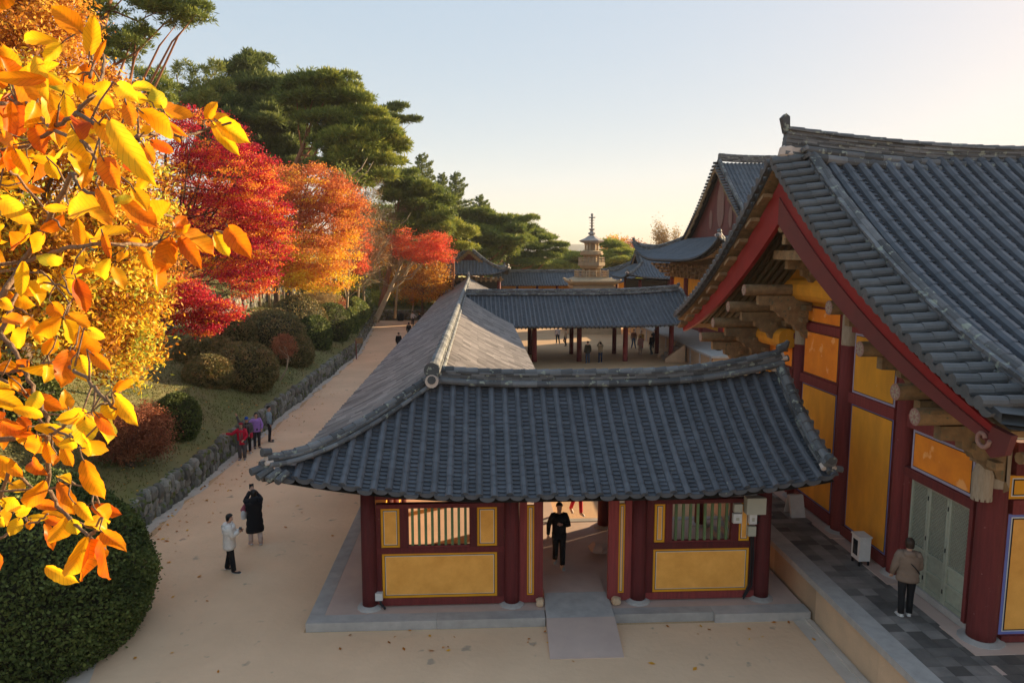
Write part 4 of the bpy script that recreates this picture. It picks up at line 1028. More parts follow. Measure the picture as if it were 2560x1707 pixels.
# ================================================================ VEGETATION
def leaves(C,size,asp,rng,up=.0,dirs=None,spread=.6,jit=.3):
    """C (N,3) leaf centres -> (N,4,3) pointed leaf-like faces"""
    N=len(C)
    a=nrm(rng.normal(size=(N,3))+np.array([0,0,up])) if dirs is None else nrm(dirs+rng.normal(size=(N,3))*spread)
    b=nrm(np.cross(a,nrm(rng.normal(size=(N,3)))))
    L=(size*(1-jit+2*jit*rng.random(N)))[:,None]; Wd=L*asp
    V=np.empty((N,4,3)); V[:,0]=C-a*L/2; V[:,1]=C+b*Wd/2+a*L*.05; V[:,2]=C+a*L/2; V[:,3]=C-b*Wd/2+a*L*.05
    return V
def sample(blobs,n,rng,shell=.5):
    B=np.array(blobs,float); wgt=(B[:,3]*B[:,4]+B[:,4]*B[:,5]+B[:,3]*B[:,5]); wgt/=wgt.sum()
    k=rng.choice(len(B),n,p=wgt); d=nrm(rng.normal(size=(n,3))); r=(shell+(1-shell)*rng.random(n)**.6)[:,None]
    return B[k,:3]+d*r*B[k,3:6], d
def limbs(mb,base,top,r0,cl,rng,n=16,bend=.25,m=0,thin=.35,k=7):
    base=Vector(base); top=Vector(top); pts=[]
    wob=Vector((rng.normal()*bend,rng.normal()*bend,0))
    for i in range(7):
        t=i/6; pts.append(base.lerp(top,t)+wob*math.sin(t*math.pi)+Vector((rng.normal(),rng.normal(),0))*.04*(top-base).length*.25*t)
    mb.tube([base-Vector((0,0,.4))]+pts,[r0*1.35]+[r0*(1.15-.85*i/6) for i in range(7)],k,.5,m)
    for i in range(min(n,len(cl))):
        c=Vector(cl[i]); t=min(.98,max(.25,.35+.6*rng.random())); j=t*6; i0=int(j); p=pts[i0].lerp(pts[min(6,i0+1)],j-i0)
        if c.z<p.z-1: p=pts[2]
        q=p.lerp(c,.5)+Vector((rng.normal()*.2,rng.normal()*.2,-.12*(c-p).length+rng.normal()*.15))
        rr=r0*(1.1-.8*t)*.55; mb.tube([p,q,p.lerp(c,.8)+Vector((0,0,.05)),c],[rr,rr*.6,rr*.4,rr*.12],5,rng.random(),m)
LM={}
LM['yellow']=leafmat('yellow_leaves',[(0,(.28,.10,.015)),(.22,(.55,.22,.02)),(.48,(.86,.42,.02)),(.75,(.92,.58,.035)),(.92,(.72,.60,.06)),(1,(.40,.46,.06))],trans=.42)
LM['brown']=leafmat('brown_orange_leaves',[(0,(.26,.09,.02)),(.35,(.50,.17,.02)),(.65,(.68,.31,.03)),(1,(.84,.52,.06))],trans=.4)
LM['red']=leafmat('crimson_maple_leaves',[(0,(.24,.01,.03)),(.35,(.52,.012,.05)),(.68,(.62,.05,.04)),(.86,(.74,.17,.03)),(1,(.84,.38,.03))],trans=.42)
LM['orange']=leafmat('orange_maple_leaves',[(0,(.45,.10,.04)),(.35,(.68,.22,.06)),(.6,(.80,.36,.04)),(.8,(.86,.55,.03)),(1,(.82,.60,.04))],trans=.42)
LM['scarlet']=leafmat('scarlet_leaves',[(0,(.55,.05,.03)),(.5,(.75,.12,.06)),(1,(.85,.26,.06))],trans=.4)
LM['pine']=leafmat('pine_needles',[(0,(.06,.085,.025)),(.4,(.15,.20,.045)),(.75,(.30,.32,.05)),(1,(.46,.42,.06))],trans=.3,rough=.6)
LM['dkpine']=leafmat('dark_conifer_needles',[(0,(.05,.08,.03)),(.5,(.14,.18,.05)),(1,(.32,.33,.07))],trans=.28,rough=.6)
LM['lime']=leafmat('lime_green_leaves',[(0,(.10,.15,.03)),(.5,(.26,.30,.04)),(1,(.50,.46,.06))],trans=.4)
LM['shrub']=leafmat('clipped_shrub_leaves',[(0,(.03,.045,.014)),(.5,(.085,.11,.028)),(1,(.17,.20,.05))],trans=.15,rough=.8)
LM['shrubbr']=leafmat('russet_shrub_leaves',[(0,(.085,.08,.03)),(.5,(.18,.155,.05)),(1,(.34,.20,.08))],trans=.15,rough=.6)
LM['russet']=leafmat('rust_red_bush_leaves',[(0,(.14,.045,.025)),(.5,(.30,.10,.05)),(1,(.50,.20,.09))],trans=.3)
LM['twig']=leafmat('bare_twigs',[(0,(.13,.08,.045)),(.5,(.26,.17,.09)),(1,(.45,.32,.16))],trans=.0,rough=.9)
LM['straw']=leafmat('dry_straw',[(0,(.20,.13,.06)),(.5,(.42,.28,.12)),(1,(.60,.44,.2))],trans=.2,rough=.9)
def broad(label,base,top,blobs,ncl,per,size,m,seed,r0=.22,group=None,rc=.55,asp=.5,flat=.6,nl=18,bark='bark',name='autumn_tree',cat='tree',shell=.45,vfun=None,foliage='foliage',bend=.3,cj=.5):
    rng=np.random.default_rng(seed); c,d=sample(blobs,ncl,rng,shell)
    t=thing(name,label,cat,tuple(base),group)
    cv=np.clip(.5+rng.normal(size=ncl)*.22*cj/.5,0,1)
    n=ncl*per; off=rng.normal(size=(n,3)); off*=(rc*(.6+.4*rng.random(n))[:,None])*np.array([1,1,flat])*.62
    C=np.repeat(c,per,0)+off; v=np.repeat(cv,per)+rng.normal(size=n)*.13
    if vfun is not None: v=v+vfun(C)
    quads(foliage,leaves(C,size,asp,rng),np.clip(v,0,1),LM[m],t)
    mb=MB(); limbs(mb,base,top,r0,c[::max(1,ncl//nl)],rng,nl,bend=bend); mb.build('trunk',M[bark],t,smooth=True)
    return t
def pine(label,base,top,pads,seed,r0=.3,m='pine',per=900,size=.42,group=None,bark='pinebark',name='pine_tree',vfun=None,asp=.16,bend=.5,tuft=7):
    """pads: flattened foliage cushions (x,y,z,rx,ry,rz)"""
    rng=np.random.default_rng(seed); t=thing(name,label,'tree',tuple(base),group); Vs=[];vs_=[]
    more=[]
    for p in pads:
        for k in range(3):
            a=rng.random()*6.28; q=.75+.5*rng.random(); sc=.28+.25*rng.random(); more.append((p[0]+math.cos(a)*p[3]*q,p[1]+math.sin(a)*p[4]*q,p[2]+(rng.random()-.35)*p[5]*1.1,p[3]*sc,p[4]*sc,p[5]*sc*1.3))
    for p in list(pads)+more:
        p=np.array(p,float); p[5]*=1.18; nt=max(12,int(per*p[3]*p[4]/2.0/tuft)); d=nrm(rng.normal(size=(nt,3))); d[:,2]=np.abs(d[:,2])*.9-.25*rng.random(nt)
        c=p[:3]+d*p[3:6]*((.45+.55*rng.random(nt)**.5)*(1+.35*(rng.random(nt)<.10)*rng.random(nt)))[:,None]
        lump=rng.random(nt)
        C=np.repeat(c,tuft,0); dr=np.repeat(nrm(d*np.array([1,1,1.2])+np.array([0,0,.55])),tuft,0)+rng.normal(size=(nt*tuft,3))*.8
        dr=nrm(dr); L=size*(.7+.6*rng.random(nt*tuft))
        C=C+dr*L[:,None]*.45+rng.normal(size=C.shape)*.05
        V=leaves(C,L,asp,rng,dirs=dr,spread=.05,jit=0); Vs.append(V)
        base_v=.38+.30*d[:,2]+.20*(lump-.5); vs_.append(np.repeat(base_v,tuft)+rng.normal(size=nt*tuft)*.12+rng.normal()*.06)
    V=np.concatenate(Vs); v=np.concatenate(vs_)
    if vfun is not None: v=v+vfun(V[:,0])
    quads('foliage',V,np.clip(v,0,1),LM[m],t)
    mb=MB(); limbs(mb,base,top,r0,[tuple(np.array(p[:3])-np.array([0,0,p[5]*.3])) for p in pads],rng,len(pads),bend=bend); mb.build('trunk',M[bark],t,smooth=True)
    return t
def fir(label,base,h,rad,seed,m='dkpine',group=None,z0=.25,nb=15,droop=-.05,dens=1.0):
    """open layered conifer: whorls of nearly level branches"""
    rng=np.random.default_rng(seed); t=thing('fir_tree',label,'tree',tuple(base),group); base=np.array(base,float); Vs=[];vs_=[]; mb=MB()
    mb.tube([base,base+[0,0,h*.5],base+[0,0,h]],[h*.014+.05,h*.010+.03,.03],7,.4,0)
    for i in range(nb*6):
        f=(i+rng.random())/(nb*6); z=h*(z0+(1-z0)*f**.95); Rk=(rad*(1-f)**.72*(.55+.6*rng.random())+.35); a=i*2.4+rng.random(); d=np.array([math.cos(a),math.sin(a),0])
        rise=Rk*(.02+.30*f+.10*rng.random()); p0=base+[0,0,z]; p1=p0+d*Rk+np.array([0,0,rise])
        mb.tube([p0,p0*.5+p1*.5-np.array([0,0,.05*Rk]),p1],[.05,.035,.012],4,.4,0)
        n=int(60*Rk*dens)+14; u=rng.random(n)**.75; sd=np.array([-d[1],d[0],0]); wv=rng.normal(size=n)*Rk*.20*(1.15-u)
        C=p0+(p1-p0)*u[:,None]+sd*wv[:,None]+np.stack([np.zeros(n),np.zeros(n),rng.normal(size=n)*.12-.05*Rk*np.sin(u*3.1)],1)
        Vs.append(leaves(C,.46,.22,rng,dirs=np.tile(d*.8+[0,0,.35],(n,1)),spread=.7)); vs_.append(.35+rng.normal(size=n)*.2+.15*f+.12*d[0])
    quads('foliage',np.concatenate(Vs),np.clip(np.concatenate(vs_),0,1),LM[m],t); mb.build('trunk',M['bark'],t); return t
def mound(label,c,r,n,seed,m='shrub',size=.09,group=None,name='clipped_shrub',lump=.10,cat='shrub'):
    """clipped shrub: dense shell of small leaves over a twiggy dark core"""
    rng=np.random.default_rng(seed); c=np.array(c,float); r=np.array(r,float); t=thing(name,label,cat,(c[0],c[1],c[2]-r[2]*.4),group)
    d=nrm(rng.normal(size=(n,3))); d=d[d[:,2]>-.72]; n=len(d)
    k=rng.normal(size=(9,3))*2.2; ph=rng.random(9)*6.3
    b=sum(np.sin(d@k[i]+ph[i]) for i in range(9))/9
    hf=sum(np.sin(d@(k[i]*4.2)+ph[i]*2) for i in range(9))/9
    f=1+lump*b+lump*.5*hf+rng.normal(size=n)*.012-.06*rng.random(n)**3+(rng.random(n)<.05)*rng.random(n)*.05
    C=c+d*f[:,None]*r
    V=leaves(C,size,.62,rng,dirs=d,spread=1.0)
    v=.48+.5*hf+rng.normal(size=n)*.2
    quads('foliage',V,np.clip(v,0,1),LM[m],t)
    mb=MB(); cc=[]; nn=14
    rows=[]
    for i in range(9):
        th=math.pi*(i/8)*.72+.001
        for j in range(nn):
            q=2*math.pi*j/nn; dd=np.array([math.sin(th)*math.cos(q),math.sin(th)*math.sin(q),math.cos(th)]); bb=float(sum(np.sin(dd@k[z]+ph[z]) for z in range(9))/9)
            cc.append(tuple(c+dd*r*(.93+lump*bb)))
    mb.add(cc,[(i*nn+j,i*nn+(j+1)%nn,(i+1)*nn+(j+1)%nn,(i+1)*nn+j) for i in range(8) for j in range(nn)],.3,0)
    co=mb.build('inner_branches',[M['core']],t,smooth=True)
    for i in range(5):
        pass
    return t
M['core']=mat('shrub_core',(.022,.026,.012),(.035,.03,.016),scale=9,amt=.8,var=0,rough=1)
def bare(label,base,top,r0,seed,spread=2.2,n=26,twigs=900,name='bare_tree',group=None,m='twig',bark='palebark',tw=(.5,.03)):
    rng=np.random.default_rng(seed); t=thing(name,label,'tree',tuple(base),group); mb=MB(); base=Vector(base); top=Vector(top); H_=(top-base).length; ends=[]
    mb.tube([base-Vector((0,0,.3)),base.lerp(top,.5)+Vector((rng.normal()*.2,0,0)),top],[r0,r0*.6,r0*.15],7,.5,0)
    C=[];D=[]
    for i in range(n):
        f=.25+.75*rng.random(); p=base.lerp(top,f); a=rng.random()*6.28; L=spread*(.4+.8*rng.random())*(1.2-.6*f)
        d=Vector((math.cos(a),math.sin(a),.55+.7*rng.random())).normalized(); q=p+d*L*.5+Vector((0,0,-.05*L)); e=p+d*L
        rr=r0*.35*(1.15-f); mb.tube([p,q,e],[rr,rr*.6,rr*.2],5,rng.random(),0)
        for k in range(4):
            s=.35+.65*rng.random(); b=p.lerp(e,s); d2=(d+Vector(rng.normal(size=3))*.6).normalized(); e2=b+d2*L*.45; mb.tube([b,e2],[rr*.35,rr*.12],4,rng.random(),0)
            m_=max(1,twigs//(n*4)); u=rng.random(m_); C.append(np.array(b)+(np.array(e2)-np.array(b))*u[:,None]+rng.normal(size=(m_,3))*.22); D.append(np.tile(np.array(d2),(m_,1)))
    mb.build('trunk',M[bark],t,smooth=True)
    C=np.concatenate(C);D=np.concatenate(D); V=leaves(C,tw[0],tw[1]/tw[0],rng,dirs=D,spread=.55)
    quads('twigs',V,np.clip(.5+rng.normal(size=len(C))*.25,0,1),LM[m],t); return t
def bl(u,v,y,ru,rv,ry=None):
    """crown lobe centred where the photo shows it at distance y; ru, rv in photo pixels"""
    p=at(u,v,y); k=y/F; return (p.x,p.y,p.z,ru*k,(ry if ry else ru*k*.9),rv*k)
def hb(u,v,y):
    p=at(u,v,y); return p
# --- yellow tree on the slope, left
def gz(x,y): return hz(x,y)
Y0=24
broad('large bright yellow autumn tree on the slope at the left, its leaves hanging in bunches',(-15.5,24.5,gz(-15.5,24.5)),(-15.2,24,12.5),
 [bl(90,470,22,300,190),bl(250,640,22.5,190,150),bl(60,760,22,300,140),bl(270,860,22,120,110),bl(380,640,24,70,110),bl(100,330,24,230,160),bl(330,480,24,110,110),bl(-150,600,22,250,320),bl(330,800,23,80,120)],
 1150,80,.175,'yellow',31,r0=.3,rc=.50,asp=.40,name='yellow_tree',cj=1.0,flat=.95,nl=60)
broad('orange-brown leaved tree rising at the top left above the yellow tree',(-19,30,gz(-19,30)),(-19.5,29,16),
 [bl(50,130,28,190,150),bl(220,240,28,100,80),bl(310,280,29,65,70),bl(110,30,28,90,100),bl(-150,100,28,200,200)],
 620,75,.18,'brown',32,r0=.3,rc=.55,asp=.42,name='orange_brown_tree',cj=.8)
# --- crimson maple
broad('tall crimson maple glowing red beyond the yellow tree',(-17.2,38,gz(-17.2,38)),(-15.5,36.5,13.5),
 [bl(500,350,37,110,75),bl(570,440,37,130,85),bl(640,500,36.5,85,80),bl(560,560,37,130,100),bl(660,610,36,70,75),bl(620,690,35.5,70,65),bl(470,470,38,70,110),bl(560,630,36,110,70),bl(690,560,37,40,60)],
 760,85,.105,'red',33,r0=.2,rc=.52,asp=.6,flat=.34,nl=50,name='maple_tree',cat='maple',bark='bark',cj=.9)
broad('low spreading maple with deep red and orange sprays in front of the upper stone wall',(-14.9,29.0,gz(-14.9,29.0)),(-13.6,28.6,5.2),
 [bl(470,770,30,90,40),bl(550,780,30,55,32),bl(420,730,29.5,90,45),bl(390,790,29,60,55),bl(500,815,29.5,45,26)],
 330,70,.09,'red',34,r0=.13,rc=.4,asp=.6,flat=.35,nl=20,name='maple_tree',cat='maple',cj=1.0,vfun=lambda C:(C[:,0]<-13.2)*.35)
# --- orange / yellow maple
broad('broad orange and yellow maple in the sun behind the crimson maple',(-16.5,58,gz(-16.5,58)),(-15.6,57.5,13),
 [bl(780,470,57,95,60),bl(740,540,57,60,70),bl(820,560,57,75,70),bl(850,500,58,60,50),bl(780,640,55,90,60),bl(720,620,55,70,50),bl(830,690,54.5,60,45),bl(760,700,54.5,55,35),bl(860,620,56,40,60),bl(700,470,58,50,60),bl(690,660,55,55,45),bl(660,600,56,40,50),bl(890,540,58,35,50),bl(730,690,55,60,38)],
 900,75,.145,'orange',35,r0=.26,rc=.68,asp=.6,flat=.4,nl=50,name='maple_tree',cat='maple',cj=.6,vfun=lambda C:np.clip((9.0-C[:,2])*.09,-.3,.4))
broad('small scarlet-leaved tree among bare branches above the path',(-15.5,72,gz(-15.5,72)),(-15,71,9.5),[bl(885,610,71,40,40),bl(900,660,71,25,25)],110,60,.15,'scarlet',36,r0=.12,rc=.7,flat=.5,name='maple_tree',cat='maple')
broad('leaning red maple with a slanting bare trunk near the pavilion',(-11.6,80,1.2),(-8.0,80,9.2),
 [bl(1010,615,79,35,30),bl(1060,632,79,45,28),bl(1110,635,79,28,22),bl(1080,600,79,40,18),bl(1000,590,79,22,25)],
 230,55,.17,'scarlet',37,r0=.30,rc=.8,flat=.35,nl=14,bark='palebark',name='maple_tree',cat='maple',bend=.1)
broad('rusty orange undergrowth trees behind the long gallery',(-7,88,1.4),(-6.6,88,7),[bl(1060,720,87,55,45),bl(1010,700,87,50,50),bl(1090,690,87,40,40)],260,50,.2,'brown',38,r0=.14,rc=.9,flat=.6)
# --- conifers
def pads(spec): return [bl(u,v,y,ru,rv) for (u,v,y,ru,rv) in spec]
rs=random.Random(5)
def cluster_pads(u0,v0,ru,rv,y,n,pr=(34,13),seed=1,mask=None):
    r=random.Random(seed); out=[]
    while len(out)<n:
        a=r.random()*6.28; q=math.sqrt(r.random()); u=u0+math.cos(a)*ru*q; v=v0+math.sin(a)*rv*q
        if mask and not mask(u,v): continue
        out.append(bl(u,v,y+r.uniform(-3,3),pr[0]*r.uniform(.7,1.3),pr[1]*r.uniform(.8,1.3)))
    return out
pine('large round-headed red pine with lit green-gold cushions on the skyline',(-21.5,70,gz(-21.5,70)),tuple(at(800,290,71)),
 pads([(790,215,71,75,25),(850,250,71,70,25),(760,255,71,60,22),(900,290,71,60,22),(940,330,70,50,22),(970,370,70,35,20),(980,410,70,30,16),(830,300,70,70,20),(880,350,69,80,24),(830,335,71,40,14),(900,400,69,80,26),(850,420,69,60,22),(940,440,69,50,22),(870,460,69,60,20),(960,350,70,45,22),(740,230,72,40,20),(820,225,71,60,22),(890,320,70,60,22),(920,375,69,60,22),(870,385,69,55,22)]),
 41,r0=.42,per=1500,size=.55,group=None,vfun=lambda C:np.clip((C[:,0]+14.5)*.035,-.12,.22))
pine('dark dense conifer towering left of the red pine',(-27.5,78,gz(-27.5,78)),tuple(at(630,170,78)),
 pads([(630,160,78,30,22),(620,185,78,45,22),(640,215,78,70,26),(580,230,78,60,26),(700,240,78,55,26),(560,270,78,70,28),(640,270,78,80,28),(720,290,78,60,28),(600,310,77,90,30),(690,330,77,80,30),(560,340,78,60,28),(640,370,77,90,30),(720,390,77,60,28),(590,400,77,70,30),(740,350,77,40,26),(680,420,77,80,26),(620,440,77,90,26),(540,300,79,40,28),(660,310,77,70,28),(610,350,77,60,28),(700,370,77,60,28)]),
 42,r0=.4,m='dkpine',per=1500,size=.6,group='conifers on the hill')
pine('sparse grey-green conifer with thin upright tips behind the crimson maple',(-27,66,gz(-27,66)),tuple(at(450,190,66)),
 pads([(455,190,66,14,28),(480,180,66,10,24),(430,230,66,26,18),(500,220,66,28,20),(530,190,66,24,22),(545,170,66,14,16),(470,260,66,40,20),(520,250,66,30,20),(440,290,66,40,20),(560,225,66,20,18)]),
 43,r0=.16,m='dkpine',per=700,size=.45,vfun=lambda C:np.full(len(C),.25))
pine('dark pine crown just above the orange-brown tree',(-27,58,gz(-27,58)),tuple(at(385,210,58)),
 pads([(375,195,58,30,20),(400,215,58,30,22),(360,230,58,40,24),(400,250,58,30,24),(380,280,58,40,24)]),44,r0=.2,m='pine',per=1300,size=.42)
pine('tall pine with twisting branches reaching into the sky at the top left',(-24.5,44,gz(-24.5,44)),tuple(at(285,-60,44)),
 pads([(455,22,44,62,18),(480,45,44,40,16),(420,30,44,55,19),(440,58,44,36,14),(395,8,44,50,18),(500,20,44,32,10),(370,20,44,40,14),(345,72,44,30,8),(365,85,44,22,7),(300,95,44,62,16),(275,125,44,52,14),(325,112,44,45,12),(215,10,44,60,18),(240,32,44,45,15),(290,148,44,35,9),(215,45,44,30,12),(330,-30,44,70,20),(250,-40,44,60,20)]),
 45,r0=.34,m='pine',per=1500,size=.32,bend=.15)
pine('dark pine limb stretching right beyond the round-headed pine',(-17.5,90,gz(-17.5,90)+3),tuple(at(915,330,90)),
 pads([(940,290,90,22,9),(975,300,90,34,8),(1010,302,90,26,5),(1035,298,90,14,4),(975,278,90,26,7),(990,266,90,20,6),(915,278,90,14,12),(930,305,90,30,9),(1000,268,90,12,5)]),
 46,r0=.25,m='dkpine',per=1300,size=.5)
fir('open layered fir with a pointed top, leftmost of the skyline firs',(at(1058,640,104).x,104,2),at(1058,388,104).z-2,6.2,51,group=None)
fir('brownish blunt-topped fir between two taller firs',(at(1108,640,108).x,108,2),at(1108,436,108).z-2,4.6,52)
fir('tall layered fir in the middle of the skyline row',(at(1141,640,110).x,110,2),at(1141,434,110).z-2,5.6,53)
fir('smaller layered fir, rightmost of the skyline firs',(at(1203,640,114).x,114,2),at(1203,490,114).z-2,5.0,54)
pine('leaning green-gold pine above the pale slanting trunk',(at(950,640,85).x,85,2.5),tuple(at(1000,450,85)),
 pads([(985,440,85,50,12),(1020,460,85,50,16),(1060,480,85,50,18),(1010,500,85,50,18),(1060,520,85,55,20),(1090,545,84,40,18),(1030,545,85,45,16),(1100,510,86,35,18),(1050,570,84,50,18),(1000,480,86,50,16),(1085,585,83,40,18)]),
 47,r0=.3,per=1300,size=.55)
pine('bright yellow-green pine lit by the sun behind the red maple',(at(1120,680,88).x,88,1.5),tuple(at(1120,560,88)),
 pads([(1120,560,88,35,14),(1140,590,88,40,16),(1110,610,88,40,15),(1150,620,88,35,14),(1090,640,88,30,12),(1160,575,88,25,12)]),48,r0=.2,per=1300,size=.45,vfun=lambda C:np.full(len(C),.3))
pine('wide dark pine crown filling the slope below the firs',(at(1200,690,112).x,112,1),tuple(at(1200,580,112)),
 cluster_pads(1205,590,95,55,112,26,(38,13),3)+cluster_pads(1140,620,60,40,112,10,(34,12),4),49,r0=.3,per=1100,size=.6)
pine('spreading umbrella-shaped pine with twisted bare limbs left of the pagoda',(at(1275,700,124).x,124,0),tuple(at(1262,600,124)),
 pads([(1240,585,124,70,10),(1300,580,124,60,11),(1350,595,124,40,9),(1385,615,124,28,9),(1400,630,124,18,7),(1210,610,124,50,10),(1280,605,124,50,9),(1330,620,123,45,10),(1360,640,123,35,9),(1290,640,123,40,10),(1230,640,124,35,10),(1320,655,123,50,10)]),
 50,r0=.4,per=1300,size=.6,bend=.8)
for i,(u,v,lab) in enumerate([(1330,668,'low pine crown touching the far gallery ridge, directly left of the pagoda'),(1410,655,'low pine just left of the pagoda balustrade, its crown lit yellow'),(1545,650,'bright low pine immediately right of the pagoda'),(1520,625,'dark small pine peeping from behind the pagoda roof slab')]):
    pine(lab,(at(u,700,138).x,138,0),tuple(at(u,v,138)),cluster_pads(u,v+5,58 if i<3 else 30,24,138,12 if i<3 else 6,(32,9),20+i),60+i,r0=.25,per=1000,size=.6,group='low pines beside the pagoda',vfun=lambda C:np.full(len(C),.15))
broad('orange autumn tree on the skyline right of the pagoda',(at(1540,700,150).x,150,0),tuple(at(1540,620,150)),[bl(1535,615,150,28,22),bl(1550,640,150,40,25)],150,45,.4,'brown',71,r0=.2,rc=1.3,vfun=lambda C:np.full(len(C),.25),name='autumn_tree')
broad('pinkish brown thin-leaved tree on the skyline beside the great hall eaves',(at(1590,700,152).x,152,0),tuple(at(1590,610,152)),[bl(1580,620,152,38,24),bl(1600,650,152,45,25)],170,22,.38,'russet',72,r0=.25,rc=1.4,bark='palebark',name='autumn_tree',vfun=lambda C:np.full(len(C),.3))
for i,(u,v,ww,lab) in enumerate([(1644,552,9,'tall thin poplar, leftmost of the group at the great hall eaves'),(1660,566,9,'middle bare poplar above the great hall eaves'),(1688,572,8,'short thin poplar nearest the great hall roof')]):
    broad(lab,(at(u,700,170).x,170,0),tuple(at(u,v+10,170)),[bl(u,v+30,170,ww,34),bl(u+6,v+60,170,ww*1.3,40)],80,22,.4,'straw',73+i,r0=.15,rc=1.0,flat=1.6,group='poplars above the eaves',name='poplar_tree')
# --- bare and thin trees by the end of the path
for i,(u,v,y,h,lab) in enumerate([(860,690,66,150,'bare brown tree tangled with fine twigs beyond the rounded bushes'),(890,705,74,200,'large bare tree with a haze of pale twigs above the end of the path'),(985,690,84,150,'thin bare tree with dark twigs behind the end wall'),(905,560,78,100,'bare branching tree against the bright gap of sky')]):
    p=at(u,v,y); q=at(u+10,v-h,y); bare(lab,(p.x,y,min(p.z,gz(p.x,y)) if p.x<-11 else 1.2),tuple(q),.16,80+i,spread=4.2,n=34,twigs=3200,tw=(.8,.035))
def pole(label,u0,v0,u1,v1,y,r,name='tree_trunk'):
    a,b=at(u0,v0,y),at(u1,v1,y); t=thing(name,label,'tree',tuple(a)); mb=MB(); mid=a.lerp(b,.5)+Vector((.25,0,.1)); mb.tube([a-Vector((0,0,.8)),a,mid,b],[r*1.1,r,r*.75,r*.4],7,.6,0)
    for k in range(5):
        p=a.lerp(b,.5+.1*k); mb.tube([p,p+Vector(((-1)**k*(.8+.2*k),0,1.2)),p+Vector(((-1)**k*(1.3+.2*k),.2,2.1))],[r*.3,r*.2,r*.06],5,.4,0)
    mb.build('trunk',M['palebark'],t,smooth=True)
    rng=np.random.default_rng(int(u0)); C=np.array(b)+rng.normal(size=(240,3))*np.array([.8,.8,.45]); quads('foliage',leaves(C,.3,.3,rng),np.clip(.5+rng.normal(size=240)*.2,0,1),LM['pine'],t)
pole('pale slanting trunk, tallest of the bare trunks behind the orange maple',822,690,862,430,62,.24)
pole('second pale trunk standing beside the tallest bare trunk',836,680,878,440,63,.18)
pole('pale trunk leaning right above the bare brush',946,640,985,570,80,.16)
pole('thin pale trunk rising from the wall at the end of the path',1030,785,1040,640,90,.11)
pole('yellow lit straight thin trunk behind the leaning maple',1031,740,1032,660,92,.14)
for i,(u,y) in enumerate(((648,61),(660,63),(672,62),(690,64),(708,63),(728,66),(746,68))):
    a=at(u,735,y); gzv=gz(a.x,y); t=thing('sapling',['','','','','','',''][i] or 'slender pale sapling number %d'%i,'tree',(a.x,y,gzv),'slender trunks above the upper stone wall')
    t['label']='slender pale trunk in the row above the upper stone wall'
    mb=MB(); mb.tube([(a.x,y,gzv-.2),(a.x+.1,y,gzv+2),(a.x+.25,y,gzv+5)],[.12,.09,.05],6,.6,0); mb.build('trunk',M['palebark'],t,smooth=True)
# --- undergrowth
broad('lime green bamboo-like shrub glowing at the end of the upper wall',(at(845,700,74).x,74,gz(-14,74)),tuple(at(845,650,74)),[bl(850,670,74,38,34),bl(870,700,74,30,24)],150,60,.2,'lime',90,r0=.08,rc=.6,asp=.3,name='green_shrub',cat='shrub')
broad('dark and lime undergrowth shrub below the yellow maple',(at(780,730,66).x,66,gz(-16,66)),tuple(at(780,700,66)),[bl(780,715,66,34,18),bl(820,735,66,30,14)],90,60,.2,'lime',91,r0=.08,rc=.55,asp=.25,name='green_shrub',cat='shrub')
broad('yellow-green undergrowth behind the end wall of the path',(at(990,760,93).x,93,1.2),tuple(at(990,735,93)),[bl(950,745,94,40,16),bl(1010,750,94,40,22),bl(1060,740,93,30,25)],220,50,.22,'lime',92,r0=.08,rc=.7,asp=.35,name='green_shrub',cat='shrub')
broad('dry straw-coloured brush on the sunlit bank above the bushes',(-16.5,58,gz(-16.5,58)),(-16.4,58,gz(-16.5,58)+1.2),[bl(700,790,56,60,18),bl(620,810,50,60,18),bl(800,745,64,45,16)],200,50,.3,'straw',93,r0=.05,rc=.5,asp=.12,name='dry_brush',cat='shrub')
# --- clipped shrubs
G='rounded clipped bushes on the slope'
SH=[((-12.55,37.3),(1.75,2.1,1.45),'shrubbr','big clipped bush nearest the camera in the rounded group, brown-green with russet patches'),
    ((-13.35,35.0),(1.15,1.3,.95),'shrubbr','small low clipped bush left of and in front of the big brown-green bush'),
    ((-14.6,37.8),(1.5,1.4,1.0),'shrubbr','low dark clipped bush at the left end of the rounded group'),
    ((-15.3,44.5),(1.5,1.8,1.35),'shrubbr','russet clipped bush behind the big brown-green bush'),
    ((-13.5,46.5),(2.0,2.6,1.95),'shrubbr','tallest rounded bush in the middle of the clipped group'),
    ((-12.2,46.0),(1.3,1.8,1.35),'shrubbr','rounded bush right of the tallest one, close to the retaining wall'),
    ((-14.0,55.0),(2.0,3.0,2.0),'shrubbr','dark green clipped bush behind the tallest bush'),
    ((-12.4,53.0),(1.25,2.0,1.5),'shrub','smooth green clipped bush overlapping the wall in the middle of the row'),
    ((-12.5,59.5),(1.6,3.0,1.9),'shrub','dark clipped bush farthest along the row over the wall')]
for i,((x,y),r,m_,lab) in enumerate(SH):
    r=(r[0]*1.06,r[1]*1.1,r[2]*1.02)
    mound(lab,(x,y,gz(x,y)+r[2]*.45),r,15000 if y<50 else 9000,100+i,m_,size=.12 if y<50 else .15,group=G)
mound('rust-red rounded bush beyond the dark clipped bushes',(-14.2,68,gz(-14.2,68)+.9),(1.7,2.4,1.6),7000,120,'russet',size=.2,lump=.15)
mound('dark green spreading bush at the bend of the retaining wall',(-12.9,72.5,gz(-12.9,72)+.6),(1.5,3.0,1.5),6000,121,'dkpine',size=.22,lump=.22)
mound('upright dark yew by the wall near the signpost',(-12.1,66,gz(-12.1,66)+.5),(.9,1.6,1.5),6000,122,'dkpine',size=.2,lump=.25)
mound('dark hedge mass at the far end of the retaining wall',(-14.6,83,1.8),(1.9,4.6,2.2),7000,123,'dkpine',size=.28,lump=.2)
